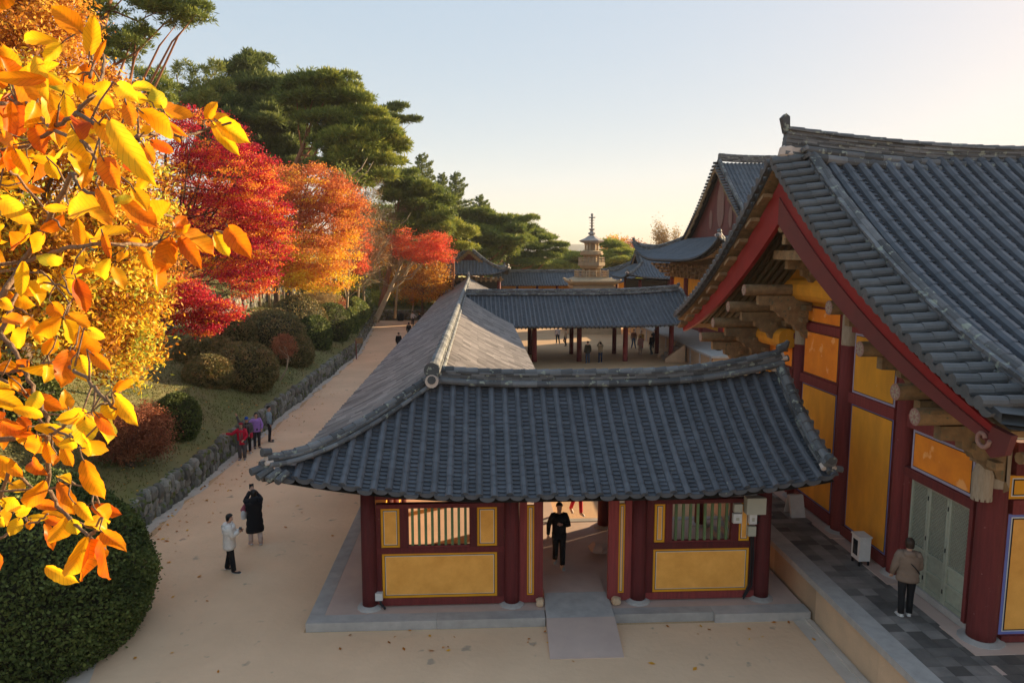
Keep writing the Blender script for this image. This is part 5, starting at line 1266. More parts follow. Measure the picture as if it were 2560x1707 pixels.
mound('huge clipped dark green bush filling the bottom left corner beside the path',(-10.55,15.0,1.15),(3.05,3.1,2.6),90000,124,'shrub',size=.085,lump=.085)
mound('low green bush under the yellow tree',(-16.2,22.8,gz(-16.2,22.8)+.5),(2.6,1.8,1.6),14000,125,'shrub',size=.13,lump=.12)
mound('dark low ground bush on the slope behind the huge clipped bush',(-13.6,18.4,1.5),(2.2,1.8,1.0),12000,126,'shrub',size=.11,lump=.15)
mound('small green bush tucked behind the rust-red bush',(-11.9,27.6,gz(-11.9,27.6)+.5),(.85,1.1,1.05),7000,127,'shrub',size=.10,lump=.10)
broad('round rust-red bush with dark forked stems above the retaining wall',(-11.75,23.6,gz(-11.75,23.6)),(-11.7,23.6,gz(-11.7,23.6)+1.1),
 [(-11.7,23.8,gz(-11.7,23.8)+1.15,1.0,1.1,.95),(-11.4,24.2,gz(-11.7,23.8)+1.0,.8,.9,.8),(-12.1,23.6,gz(-11.7,23.8)+.9,.7,.8,.7)],360,60,.075,'russet',128,r0=.11,rc=.28,asp=.5,nl=22,name='red_bush',cat='shrub',flat=.9)
broad('thin little maple with orange-brown leaves on a pale crooked stem beside the bushes',(-11.5,40.5,gz(-11.5,40.5)),(-11.3,41.0,gz(-11.5,40.5)+2.0),[(-11.35,41.2,gz(-11.5,40.5)+1.9,.6,.6,.7)],60,50,.10,'russet',129,r0=.05,rc=.3,nl=12,bark='palebark',name='small_maple',cat='maple',vfun=lambda C:np.full(len(C),.2))
# scattered leaves and grass tufts
rng=np.random.default_rng(9)
def onground(n,xf,yf,size,m,name,label,zf,sd=1):
    y=yf(rng.random(n)); x=xf(y,rng.random(n)); z=zf(x,y)+.012
    C=np.stack([x,y,z],1); a=rng.random(n)*6.28; A=np.stack([np.cos(a),np.sin(a),rng.normal(size=n)*.25],1); B=np.stack([-np.sin(a),np.cos(a),rng.normal(size=n)*.2],1)
    L=(size*(.6+.8*rng.random(n)))[:,None]; V=np.stack([C-A*L/2,C+B*L*.28,C+A*L/2,C-B*L*.28],1); V[:,:,2]+=.012
    o=quads(name,V,rng.random(n),LM[m]); return tag(o,label,'leaves',kind='stuff')
onground(110,lambda y,r:-10.1+r**1.6*17,lambda r:9+r*24,.13,'brown','fallen_leaves','brown fallen leaves scattered over the sandy path',lambda x,y:0*x)
onground(900,lambda y,r:-10.6-r*9,lambda r:15+r*34,.10,'brown','fallen_leaves','rusty fallen leaves lying on the grassy slope',lambda x,y:np.array([gz(a,b) for a,b in zip(x,y)]))
def grass(n,ylo,yhi,name,label,size,m):
    y=ylo+(yhi-ylo)*rng.random(n); x=WX-.4-rng.random(n)**.8*(8.5 if name=='grass' else 20); z=np.array([gz(a,b) for a,b in zip(x,y)])
    C=np.stack([x,y,z+size*.3],1); V=leaves(C,size,.22,rng,dirs=np.tile(np.array([0,0,1.]),(n,1)),spread=.7)
    o=quads(name,V,np.clip(.35+.25*np.sin(x*1.1)*np.sin(y*.7)+rng.normal(size=n)*.2,0,1),LM[m]); tag(o,label,'grass',kind='stuff')
LM['grass']=leafmat('short_grass',[(0,(.10,.07,.03)),(.4,(.12,.11,.035)),(.7,(.13,.15,.03)),(1,(.19,.20,.04))],trans=.25,rough=.9)
grass(45000,14,50,'grass','short mossy grass on the slope above the retaining wall',.12,'grass')
grass(26000,50,88,'grass_far','dry grass on the sunlit upper bank',.22,'grass')

# autumn wood filling the slope between the named trees
WF=[('orange',60,(700,430,84,60,40),(640,480,84,50,50)),('brown',61,(950,600,96,60,50),(900,650,95,50,40)),('lime',62,(1000,660,100,60,40),(960,700,98,60,30)),
    ('brown',63,(840,720,88,70,35),(800,660,88,60,40)),('orange',64,(660,640,80,60,60),(720,660,82,50,50)),('yellow',65,(620,700,74,50,45),(560,660,70,60,60)),('lime',66,(900,560,104,50,50),(960,540,106,60,50)),('brown',67,(480,560,60,70,80),(430,640,56,70,90)),('orange',68,(560,600,66,60,60),(600,520,70,50,60))]
WL=['pale orange tree crown behind the top of the orange maple','brown thicket crown left of the leaning red maple','lime green crown low behind the leaning red maple','russet thicket between the bare trees','orange crown glimpsed low beside the crimson maple','yellow crown glimpsed under the crimson maple','olive green crown under the leaning pine','brown crown glimpsed between the yellow tree and the crimson maple','orange crown directly behind the crimson maple']
for (m_,sd,a,b),lab in zip(WF,WL):
    c=at(a[0],a[1],a[2]); bx=at(a[0],a[1]+60,a[2]).x; gy=gz(bx,a[2]) if a[2]<90 and bx<-11 else 1.5
    broad(lab,(bx,a[2],gy),tuple(c),[bl(*a),bl(*b),bl((a[0]+b[0])/2,(a[1]+b[1])/2,a[2],a[3]*.9,a[4]*.8)],260,55,.24,m_,200+sd,r0=.18,rc=.95,asp=.5,flat=.6,name='autumn_tree',bark='palebark')
onground(300,lambda y,r:-10.15+r**2.5*1.6,lambda r:15+r*30,.10,'brown','leaf_litter','brown leaf litter gathered along the foot of the retaining wall',lambda x,y:0*x)
onground(30,lambda y,r:-3.5+r*11,lambda r:14.2+r*.9,.09,'brown','leaf_litter','a few dry leaves blown against the gate platform',lambda x,y:0*x)

for i,(u,v,y,ru,lab) in enumerate([(1250,668,140,60,'low green thicket below the umbrella pine at the left'),(1340,676,142,60,'low green thicket behind the far gallery ridge, left of the pagoda'),(1440,660,142,60,'low green thicket directly behind the pagoda'),(1550,676,145,60,'low olive thicket to the right of the pagoda')]):
    broad(lab,(at(u,700,y).x,y,0),tuple(at(u,v,y)),[bl(u,v,y,ru,20),bl(u,700,y,ru,26)],230,45,.42,'pine' if i<3 else 'lime',300+i,r0=.15,rc=1.3,asp=.4,name='thicket',cat='shrub')
# ================================================================ PEOPLE
def cloth(name,c,rough=.85,var=.1,c2=None): 
    k='cl_'+name
    if k not in M: M[k]=mat(name,c,c2 or tuple(x*.7 for x in c),scale=9,amt=.5,var=var,rough=rough)
    return M[k]
M['skin']=mat('skin',(.55,.32,.22),(.50,.26,.18),scale=20,amt=.4,var=0,rough=.55)
M['hair']=mat('black_hair',(.012,.010,.010),(.02,.016,.014),scale=40,amt=.5,var=0,rough=.45)
M['hairbr']=mat('brown_hair',(.04,.022,.014),(.02,.012,.01),scale=40,amt=.5,var=0,rough=.5)
DEF=dict(pel=(0,0,.93),bel=(0,.005,1.08),che=(0,.0,1.27),nk0=(0,-.01,1.42),nk1=(0,.005,1.49),hd0=(0,.02,1.56),hd1=(0,.008,1.635),hd2=(0,0,1.68),
 shR=(.165,0,1.375),elR=(.225,-.03,1.11),wrR=(.235,.05,.87),shL=(-.165,0,1.375),elL=(-.225,-.03,1.11),wrL=(-.235,.05,.87),
 hipR=(.088,0,.88),knR=(.10,.015,.48),anR=(.10,-.025,.09),toR=(.125,.125,.032),hipL=(-.088,0,.88),knL=(-.10,.015,.48),anL=(-.10,-.025,.09),toL=(-.125,.125,.032))
RAD=dict(pel=.115,bel=.105,che=.125,nk0=.058,nk1=.05,hd0=.072,hd1=.084,hd2=.062,shR=.055,elR=.040,wrR=.026,shL=.055,elL=.040,wrL=.026,hipR=.085,knR=.052,anR=.036,toR=.03,hipL=.085,knL=.052,anL=.036,toL=.03)
def attach(o,root): o.parent=root; return o
def person(label,loc,face,h=1.68,pose=None,top=((.03,.03,.03),'jacket'),hem=.80,puff=False,legs=(.02,.02,.025),shoes=(.03,.03,.03),hair='short',hairm='hair',wide=1.0,sleeve=True,extra=None,group=None,eyes=False,lowres=False,legw=1.0,inner=None):
    J={k:Vector(v) for k,v in DEF.items()}
    for k,v in (pose or {}).items(): J[k]=Vector(v)
    root=thing('person',label,'person',loc,group); root.rotation_euler=(0,0,R(face)); s=h/1.74; root.scale=(s,s,s)
    names=[];co=[];rad=[];ed=[]
    def V(n,p,r): names.append(n); co.append(tuple(p)); rad.append(r); return len(co)-1
    id_={k:V(k,J[k],RAD[k]) for k in ('pel','bel','che','nk0','nk1','hd0','hd1','hd2','shR','elR','wrR','shL','elL','wrL','hipR','knR','anR','toR','hipL','knL','anL','toL')}
    for a,b in (('pel','bel'),('bel','che'),('che','nk0'),('nk0','nk1'),('nk1','hd0'),('hd0','hd1'),('hd1','hd2'),('che','shR'),('shR','elR'),('elR','wrR'),('che','shL'),('shL','elL'),('elL','wrL'),('pel','hipR'),('hipR','knR'),('knR','anR'),('anR','toR'),('pel','hipL'),('hipL','knL'),('knL','anL'),('anL','toL')): ed.append((id_[a],id_[b]))
    up=Vector((0,0,1))
    hdir=(J['hd2']-J['nk1']).normalized(); fwd=Vector((0,1,0)) if 'look' not in (pose or {}) else Vector(pose['look']).normalized()
    nose=V('nose',J['hd0']+fwd*.088+Vector((0,0,.012)),.012); ed.append((id_['hd0'],nose))
    for S_ in 'RL':
        w_=J['wr'+S_]; d=(w_-J['el'+S_]).normalized(); sd=d.cross(Vector((0,1,0)) if abs(d.y)<.8 else up).normalized(); 
        if (sd.x<0)==(S_=='R'): sd=-sd
        nn=d.cross(sd).normalized(); pa=V('palm',w_+d*.055,.027); ed.append((id_['wr'+S_],pa))
        for k,(o_,L) in enumerate(((-.027,.060),(-.009,.070),(.009,.066),(.027,.052))):
            b=V('f',w_+d*.095+sd*o_,.010); e=V('f',w_+d*(.095+L*.55)+sd*o_*1.15+nn*.008,.0085); f=V('f',w_+d*(.095+L)+sd*o_*1.2+nn*.024,.007); ed.extend([(pa,b),(b,e),(e,f)])
        t1=V('t',w_+d*.045-sd*.035,.011); t2=V('t',w_+d*.080-sd*.058+nn*.01,.009); ed.extend([(pa,t1),(t1,t2)])
    me=bpy.data.meshes.new('body'); me.from_pydata(co,ed,[]); o=bpy.data.objects.new('body',me); COL.objects.link(o)
    sk=o.modifiers.new('skin','SKIN'); 
    if not me.skin_vertices: me.skin_vertices.new()
    for i,r_ in enumerate(rad): me.skin_vertices[0].data[i].radius=(r_,r_*(.82 if names[i] in('che','bel','pel') else 1))
    me.skin_vertices[0].data[id_['pel']].use_root=True
    sb=o.modifiers.new('sub','SUBSURF'); sb.levels=1; sb.render_levels=1
    dg=bpy.context.evaluated_depsgraph_get(); m2=bpy.data.meshes.new_from_object(o.evaluated_get(dg)); o.modifiers.clear(); o.data=m2; bpy.data.meshes.remove(me)
    m2.name='body'; m2.materials.clear(); m2.materials.append(M['skin']); m2.polygons.foreach_set('use_smooth',[True]*len(m2.polygons)); attach(o,root)
    tm=cloth('cloth_%02d'%(int(sum(top[0])*1000)%97),top[0],.45 if puff=='shiny' else .85)
    if tm.name and True: tm=cloth('top_%s'%('_'.join('%d'%int(c*100) for c in top[0])),top[0],.42 if puff=='shiny' else .85)
    # upper garment: torso loft + sleeves in one mesh
    mb=MB(); sp=[J['pel'],J['bel'],J['che'],J['nk0']]
    zs=[hem+(1.44-hem)*i/15 for i in range(16)]; rings=[]
    for i,z in enumerate(zs):
        def pos(z):
            if z<=sp[0].z: return Vector((sp[0].x,sp[0].y,z))
            for a,b in zip(sp[:-1],sp[1:]):
                if z<=b.z+1e-4: t=(z-a.z)/(b.z-a.z); q=a.lerp(b,t); return Vector((q.x,q.y,z))
            return Vector((sp[3].x,sp[3].y,z))
        c=pos(z); t=(z-hem)/(1.44-hem)
        rx=.185 if z>1.25 else .165+.02*max(0,(z-1.1)/.15); rx+=.025*max(0,(.95-z)/.4)
        if z>1.36: rx=.185-(z-1.36)*1.45
        ry=rx*.66 if z<1.36 else rx*.8
        f=wide*(1+((.085*abs(math.sin(i*1.05))) if puff else 0)+(.02 if puff else 0))
        rings.append([c+Vector((math.cos(q)*rx*f,math.sin(q)*ry*f*1.05,0)) for q in [2*math.pi*j/16 for j in range(16)]])
    vv=[p for r_ in rings for p in r_]; fs=[(i*16+j,i*16+(j+1)%16,(i+1)*16+(j+1)%16,(i+1)*16+j) for i in range(15) for j in range(16)]+[tuple(range(16))[::-1],tuple(15*16+j for j in range(16))]
    mb.add(vv,fs,.5,0)
    for S_ in 'RL':
        a,b,c=J['sh'+S_],J['el'+S_],J['wr'+S_]; P_=[J['che'].lerp(a,.55)+Vector((0,0,.05))]; rr=[.085*wide]
        for k in range(5): P_.append(a.lerp(b,k/4)); rr.append((.078-.02*k/4)*wide*(1+(.10*(k%2) if puff else 0)))
        for k in range(1,5): P_.append(b.lerp(c,k/4*.97)); rr.append((.058-.017*k/4)*wide*(1+(.10*(k%2) if puff else 0)))
        if sleeve: mb.tube(P_,rr,10,.5,0)
    if extra=='collar': mb.tube([J['nk0']+Vector((0,-.02,-.05)),J['nk0']+Vector((0,-.01,.05))],[.13*wide,.11],12,.7,0)
    if extra=='hood': mb.tube([J['nk0']+Vector((0,-.04,-.06)),J['nk0']+Vector((0,-.06,.04)),J['nk0']+Vector((0,-.05,.12))],[.15,.14,.10],12,.7,0)
    g=attach(mb.build('jacket' if hem>.62 else 'long_coat',tm,None,True),root)
    # trousers
    lm=cloth('legs_%s'%('_'.join('%d'%int(c*100) for c in legs)),legs); mb=MB()
    mb.tube([J['pel']+Vector((0,0,.09)),J['pel'],J['pel']-Vector((0,0,.10))],[(.125,.080),(.140,.090),(.12,.090)],14,.5,0)
    for S_ in 'RL':
        a,b,c=J['hip'+S_],J['kn'+S_],J['an'+S_]; mb.tube([a+Vector((0,0,.03)),a.lerp(b,.5),b,b.lerp(c,.5),c+Vector((0,0,-.01))],[x*legw for x in (.10,.085,.070,.066,.062)],10,.5,0)
    attach(mb.build('trousers',lm,None,True),root)
    sm=cloth('shoes_%s'%('_'.join('%d'%int(c*100) for c in shoes)),shoes,.6); 
    for S_ in 'RL':
        a,t=J['an'+S_],J['to'+S_]; d=Vector((t.x-a.x,t.y-a.y,t.z-a.z+.02)); d.normalize(); zb=a.z-.05
        mb=MB(); mb.tube([Vector((a.x,a.y,zb))-d*.055,Vector((a.x,a.y,zb+.012))-d*.02,Vector((a.x,a.y,zb+.005))+d*.07,t+d*.02,t+d*.055+Vector((0,0,-.005))],[(.030,.035),(.045,.055),(.047,.042),(.048,.032),(.025,.018)],10,.5,0)
        mb.tube([Vector((a.x,a.y,zb-.022))-d*.07,Vector((a.x,a.y,zb-.022))+d*.06,t+d*.065+Vector((0,0,-.012))],[(.042,.016),(.046,.016),(.040,.014)],8,.9,1)
        attach(mb.build('shoe',[sm,M['white'] if sum(shoes)<.6 or True else sm],None,True),root)
    # hair or headwear
    hm=M[hairm] if hairm in M else cloth('hat_'+hairm,eval(hairm)); c=J['hd1']+Vector((0,-.008,.008)); mb=MB(); vs_=[];n1,n2=9,16
    low={'short':-.35,'bob':-1.0,'long':-1.25,'cap':-.05,'beret':-.05,'hood':-1.1}[hair]
    for i in range(n1):
        for j in range(n2):
            q=2*math.pi*j/n2; fr=math.cos(q-math.atan2(fwd.y,fwd.x)); lw=(.42 if fr>.35 else (low if fr<-.1 else .0)) if hair not in('cap','beret') else (.1 if fr>0 else low)
            th=(1-i/(n1-1)); zz=lw+(1-lw)*th if True else 0; zz=max(-1.4,min(1,zz)); rr=math.sqrt(max(0,1-max(-.2,zz)**2)) if zz>-.2 else .98*(1-.12*(-.2-zz))
            sc={'beret':1.22,'cap':1.05,'hood':1.25}.get(hair,1.06)
            vs_.append(c+Vector((math.cos(q)*rr*.088*sc,math.sin(q)*rr*.100*sc,zz*.108*(.85 if hair=='beret' else 1))))
    mb.add(vs_,[(i*n2+j,(i+1)*n2+j,(i+1)*n2+(j+1)%n2,i*n2+(j+1)%n2) for i in range(n1-1) for j in range(n2)]+[tuple((n1-1)*n2+j for j in range(n2))],.5,0)
    if hair=='cap': p=c+fwd*.09+Vector((0,0,.012)); mb.tube([c+fwd*.06+Vector((0,0,.02)),c+fwd*.16+Vector((0,0,-.005))],[(.07,.012),(.055,.006)],10,.3,0)
    attach(mb.build({'cap':'cap','beret':'beret','hood':'hood'}.get(hair,'hair'),hm,None,True),root)
    if hair in('cap','beret'):
        mb=MB(); mb.lathe(J['hd1']+Vector((0,-.02,-.09)),[(.06,0),(.085,.05),(.09,.10)],12,.5,0); attach(mb.build('hair',M['hair'],None,True),root)
    if eyes:
        sdx=fwd.cross(up).normalized(); mb=MB()
        for s_ in (-1,1): mb.lathe(J['hd0']+fwd*.072+sdx*s_*.03+Vector((0,0,.035)),[(.003,-.006),(.012,0),(.003,.006)],8,.5,0)
        mb.tube([J['hd0']+fwd*.078-sdx*.02+Vector((0,0,-.03)),J['hd0']+fwd*.078+sdx*.02+Vector((0,0,-.03))],.005,6,.5,1)
        attach(mb.build('eyes_and_mouth' if eyes is True else 'sunglasses',[M['blk'],cloth('lip',(.45,.12,.1))],None,True),root)
    if inner:
        mb=MB(); mb.tube([J['nk0']+Vector((-.05,.08,.02)),J['nk0']+Vector((-.05,.13,-.15)),J['nk0']+Vector((-.04,.14,-.42))],.028,7,.5,0); mb.tube([J['nk0']+Vector((.05,.08,.02)),J['nk0']+Vector((.05,.13,-.15)),J['nk0']+Vector((.04,.14,-.48))],.028,7,.5,0)
        mb.tube([J['nk0']+Vector((.075*math.cos(q),.075*math.sin(q),.01)) for q in [i*.7 for i in range(10)]],.035,8,.5,0); attach(mb.build('scarf',cloth('scarf_%d'%int(inner[0]*100),inner),None,True),root)
    return root
def held(name,label,cat,mb,m,loc=None): 
    o=mb.build(name,m); return tag(o,label,cat)
def toworld(root,p): 
    return Matrix.LocRotScale(root.location,root.rotation_euler,root.scale)@Vector(p)
armsphone=dict(elR=(.20,.10,1.12),wrR=(.07,.27,1.20),elL=(-.20,.10,1.12),wrL=(-.05,.27,1.18))
# woman in pale puffer
a=person('person in a shiny cream puffer jacket and black trousers looking down at a phone',(-6.72,18.35,.004),-78,1.62,
 dict(armsphone,hd0=(0,.045,1.555),hd1=(0,.04,1.63),hd2=(0,.045,1.675),knR=(.12,.06,.48),anR=(.15,.10,.09),toR=(.19,.24,.032),knL=(-.11,-.03,.48),anL=(-.14,-.12,.09),toL=(-.17,.02,.032)),
 top=((.84,.77,.70),0),hem=.72,puff='shiny',legs=(.012,.012,.014),shoes=(.02,.02,.025),hair='bob',wide=1.38,extra='collar',legw=1.15)
mb=MB(); p=toworld(a,(.01,.33,1.24)); mb.obox(p,(.035,0,0),(0,.012,.02),(0,-.05,.06)); held('phone','small dark phone held low by the person in the cream puffer jacket','phone',mb,M['glass'])
# long black coat photographing
b=person('person in a long black padded coat holding a phone up to photograph the trees',(-6.60,20.1,.004),28,1.68,
 dict(elR=(.22,.13,1.38),wrR=(.07,.26,1.62),elL=(-.22,.13,1.38),wrL=(-.05,.26,1.62),knL=(-.12,.08,.48),anL=(-.12,.05,.09),toL=(-.14,.19,.032),knR=(.12,-.05,.48),anR=(.13,-.10,.09),toR=(.16,.04,.032)),
 top=((.010,.010,.013),0),hem=.42,puff=True,legs=(.62,.50,.47),shoes=(.62,.45,.42),hair='long',wide=1.28,extra='hood',legw=1.05)
mb=MB(); p=toworld(b,(.01,.34,1.74)); mb.obox(p,(.055,.03,0),(-.008,.014,.0),(0,0,.075)); held('phone','black phone held up high by the person in the long black coat','phone',mb,M['glass'])
mb=MB(); p=toworld(b,(-.26,.22,.98)); q=toworld(b,(-.22,.12,1.34))
mb.tube([q,q.lerp(p,.45)+Vector((-.03,0,0)),p+Vector((0,0,.10))],[.015,.05,.10],9,.5,1); mb.tube([p+Vector((0,0,.10)),p,p-Vector((0,0,.14)),p-Vector((0,0,.17))],[(.10,.06),(.15,.08),(.15,.08),(.10,.06)],12,.5,0)
tag(mb.build('bag',[M['white'],cloth('pink_scarf',(.38,.10,.14))]),'white shoulder bag with a pink scarf hanging beside the long black coat','bag')
# four by the wall
c=person('person in a bright red jacket and red beret stretching an arm along the wall top',(-10.02+.15,28.9,.004),-170,1.58,
 dict(elR=(.40,.02,1.22),wrR=(.66,.05,1.26),elL=(-.24,.02,1.10),wrL=(-.12,.20,.96),knR=(.10,.05,.48)),top=((.58,.015,.05),0),hem=.72,legs=(.10,.10,.11),shoes=(.22,.22,.24),hair='beret',hairm='(.28,.02,.03)',wide=1.15,eyes=True,inner=(.16,.15,.15),legw=1.25)
d=person('person in a blue cap and dark waistcoat raising one arm high behind the red jacket',(-9.95,29.85,.004),-160,1.60,
 dict(elR=(.34,.0,1.55),wrR=(.42,.02,1.82),elL=(-.24,.03,1.10),wrL=(-.14,.20,.95)),top=((.11,.10,.10),0),hem=.74,legs=(.03,.03,.035),shoes=(.55,.53,.52),hair='cap',hairm='(.02,.08,.38)',wide=1.1,eyes=True,inner=(.02,.02,.02))
e=person('person in a lilac jacket and sunglasses with one hand on the stone wall',(-9.80,30.65,.004),-150,1.60,
 dict(elR=(.38,-.03,1.20),wrR=(.60,-.05,1.16),elL=(-.26,.03,1.12),wrL=(-.20,.18,.95)),top=((.40,.22,.62),0),hem=.80,legs=(.04,.04,.05),shoes=(.03,.03,.04),hair='bob',wide=1.1,eyes='glass')
f=person('person in a grey-blue shirt and black trousers, rearmost of the four by the wall',(-9.55,31.7,.004),-75,1.68,
 dict(look=(.3,1,0)),top=((.26,.33,.38),0),hem=.84,legs=(.02,.02,.025),shoes=(.03,.025,.02),hair='short',wide=1.0)
mb=MB(); p=toworld(d,(-.18,.22,.90)); mb.tube([p+Vector((0,0,.10)),p,p-Vector((0,0,.1))],[(.10,.05),(.13,.06),(.11,.05)],12,.5,0); held('bag','small red handbag carried in front of the person with the blue cap','bag',mb,cloth('bag_red',(.5,.02,.05)))
# man in the doorway
g_=person('person all in black walking through the gate doorway, one hand on the chest',(2.12,17.85,.205),180,1.76,
 dict(elL=(-.25,.02,1.12),wrL=(-.06,.17,1.20),elR=(.27,-.04,1.12),wrR=(.29,.0,.86),knR=(.09,-.02,.48),anR=(.08,-.22,.12),toR=(.10,-.12,.03),knL=(-.08,.12,.49),anL=(-.08,.12,.09),toL=(-.09,.27,.032)),
 top=((.012,.012,.014),0),hem=.78,legs=(.010,.010,.012),shoes=(.42,.43,.38),hair='short',wide=1.12,eyes=True,legw=1.1)
person('person in red and black trousers walking past just beyond the gate doorway',(3.12,21.6,.22),200,1.66,dict(knR=(.09,-.02,.48),anR=(.08,-.25,.12),toR=(.10,-.12,.03),knL=(-.08,.14,.49),anL=(-.08,.18,.09),toL=(-.09,.32,.032)),top=((.05,.01,.015),0),legs=(.50,.01,.04),shoes=(.6,.5,.45),hair='bob')
# on the path, far
person('dark figure seen from behind halfway down the path, beside the roof edge',(-6.95,61,.004),-5,1.74,top=((.012,.012,.014),0),hair='short',wide=1.1)
person('person in a white top and black shorts near the far end of the path',(-7.85,84,.004),-20,1.70,dict(elR=(.30,.10,1.15),wrR=(.50,.20,1.10)),top=((.68,.62,.62),0),hem=.86,legs=(.02,.02,.02),hair='short')
person('dark clothed figure half hidden by the long gallery roof, left of the white top',(-7.05,71,.004),10,1.66,top=((.02,.018,.02),0),hem=.6,hair='bob')
person('dark figure facing the white top at the end of the path',(-6.95,83,.004),100,1.68,dict(elR=(.30,.15,1.15),wrR=(.30,.40,1.10)),top=((.015,.015,.03),0),hair='short')
mb=MB(); mb.lathe((-10.0,90.2,0),[(.36,0),(.42,.2),(.46,.75),(.40,.95),(.2,1.02)],10,.5,0); tag(mb.build('litter_bin',M['blk']),'small black rounded bin against the end wall of the path','bin')
# courtyard visitors
person('person in a dark brown jacket and jeans standing between the red gallery columns',(8.55,54.0,.004),5,1.76,top=((.045,.035,.022),0),hem=.78,legs=(.06,.08,.12),shoes=(.12,.11,.09),hair='short',wide=1.15)
person('person in a beige and black jacket holding a phone overhead in the gallery opening',(9.6,54.3,.004),5,1.66,dict(elR=(.22,.10,1.42),wrR=(.06,.22,1.66),elL=(-.22,.10,1.42),wrL=(-.05,.22,1.66)),top=((.30,.23,.14),0),hem=.86,legs=(.025,.035,.07),hair='bob',wide=1.15)
person('person in a pale top and dark trousers, leftmost in the courtyard',(7.55,66.2,.004),160,1.66,dict(knL=(-.16,.05,.48),anL=(-.20,.0,.09),toL=(-.22,.13,.03)),top=((.58,.48,.44),0),legs=(.02,.02,.02),hair='short',hem=.9)
person('person in a tan jacket walking with a black bag in the courtyard',(8.1,64.5,.004),100,1.66,dict(knR=(.09,.15,.5),anR=(.08,-.12,.2),toR=(.1,-.02,.12)),top=((.52,.38,.24),0),legs=(.02,.02,.02),hair='bob',hem=.84)
person('person in blue jeans and a brown top by the right-hand columns',(14.1,62.6,.004),170,1.74,dict(anL=(-.17,0,.09),toL=(-.19,.14,.03),anR=(.17,0,.09),toR=(.19,.14,.03)),top=((.28,.14,.09),0),legs=(.07,.13,.24),hair='short',hem=.88)
person('person in a pink jacket and beige trousers seen from behind in the courtyard',(13.85,58.9,.004),15,1.64,top=((.55,.30,.27),0),legs=(.40,.28,.22),shoes=(.3,.2,.15),hair='beret',hairm='(.55,.5,.5)',hem=.78,wide=1.2)
person('person in a red skirt facing the pink jacket in the courtyard',(14.75,62.4,.004),180,1.62,top=((.62,.42,.16),0),legs=(.45,.02,.05),hair='bob',hem=.9,legw=1.5)
person('person in a black jacket and grey jeans striding in the courtyard sun',(14.75,58.6,.004),30,1.78,dict(knR=(.09,.16,.5),anR=(.10,.14,.09),toR=(.12,.28,.03),anL=(-.10,-.22,.12),toL=(-.12,-.10,.04)),top=((.015,.015,.017),0),legs=(.07,.08,.09),hair='short',wide=1.1)
person('dark figure partly hidden by the last red column on the right',(16.0,62.5,.004),150,1.72,top=((.05,.045,.06),0),legs=(.03,.035,.05),hair='short')
# at the hall
h_=person('person in a taupe quilted jacket and black trousers walking past the lattice doors',(8.85,13.38,1.012),-22,1.70,dict(knL=(-.09,-.01,.48),anL=(-.09,-.07,.10),toL=(-.13,.07,.032),knR=(.09,.07,.49),anR=(.08,.03,.09),toR=(.10,.18,.032),elR=(.22,.04,1.10),wrR=(.16,.19,1.02),elL=(-.26,-.02,1.10),wrL=(-.28,.08,.90)),
 top=((.22,.155,.115),0),hem=.80,puff=True,legs=(.010,.010,.012),shoes=(.66,.63,.60),hair='bob',hairm='hairbr',wide=1.22,extra='collar')
mb=MB(); mb.tube([(-.15,.02,1.43),(-.02,-.155,1.28),(.12,-.17,1.14),(.20,-.10,1.02)],.012,6,.2,0); o=mb.build('bag_strap',M['blk'],None,True); attach(o,h_)
person('dark clothed figure on the hall terrace, only legs showing under the gate eaves',(8.9,20.6,1.012),10,1.70,top=((.02,.02,.022),0),legs=(.015,.015,.018),hair='short',hem=.7)
# A-frame board on the terrace
mb=MB(); mb.obox((9.12,19.0,1.32),(.20,0,0),(0,.06,.0),(0,.10,.30)); mb.obox((9.12,19.25,1.32),(.20,0,0),(0,.02,0),(0,-.10,.30)); tag(mb.build('folding_sign',M['white']),'small white folding board standing on the hall terrace under the gate eaves','sign')
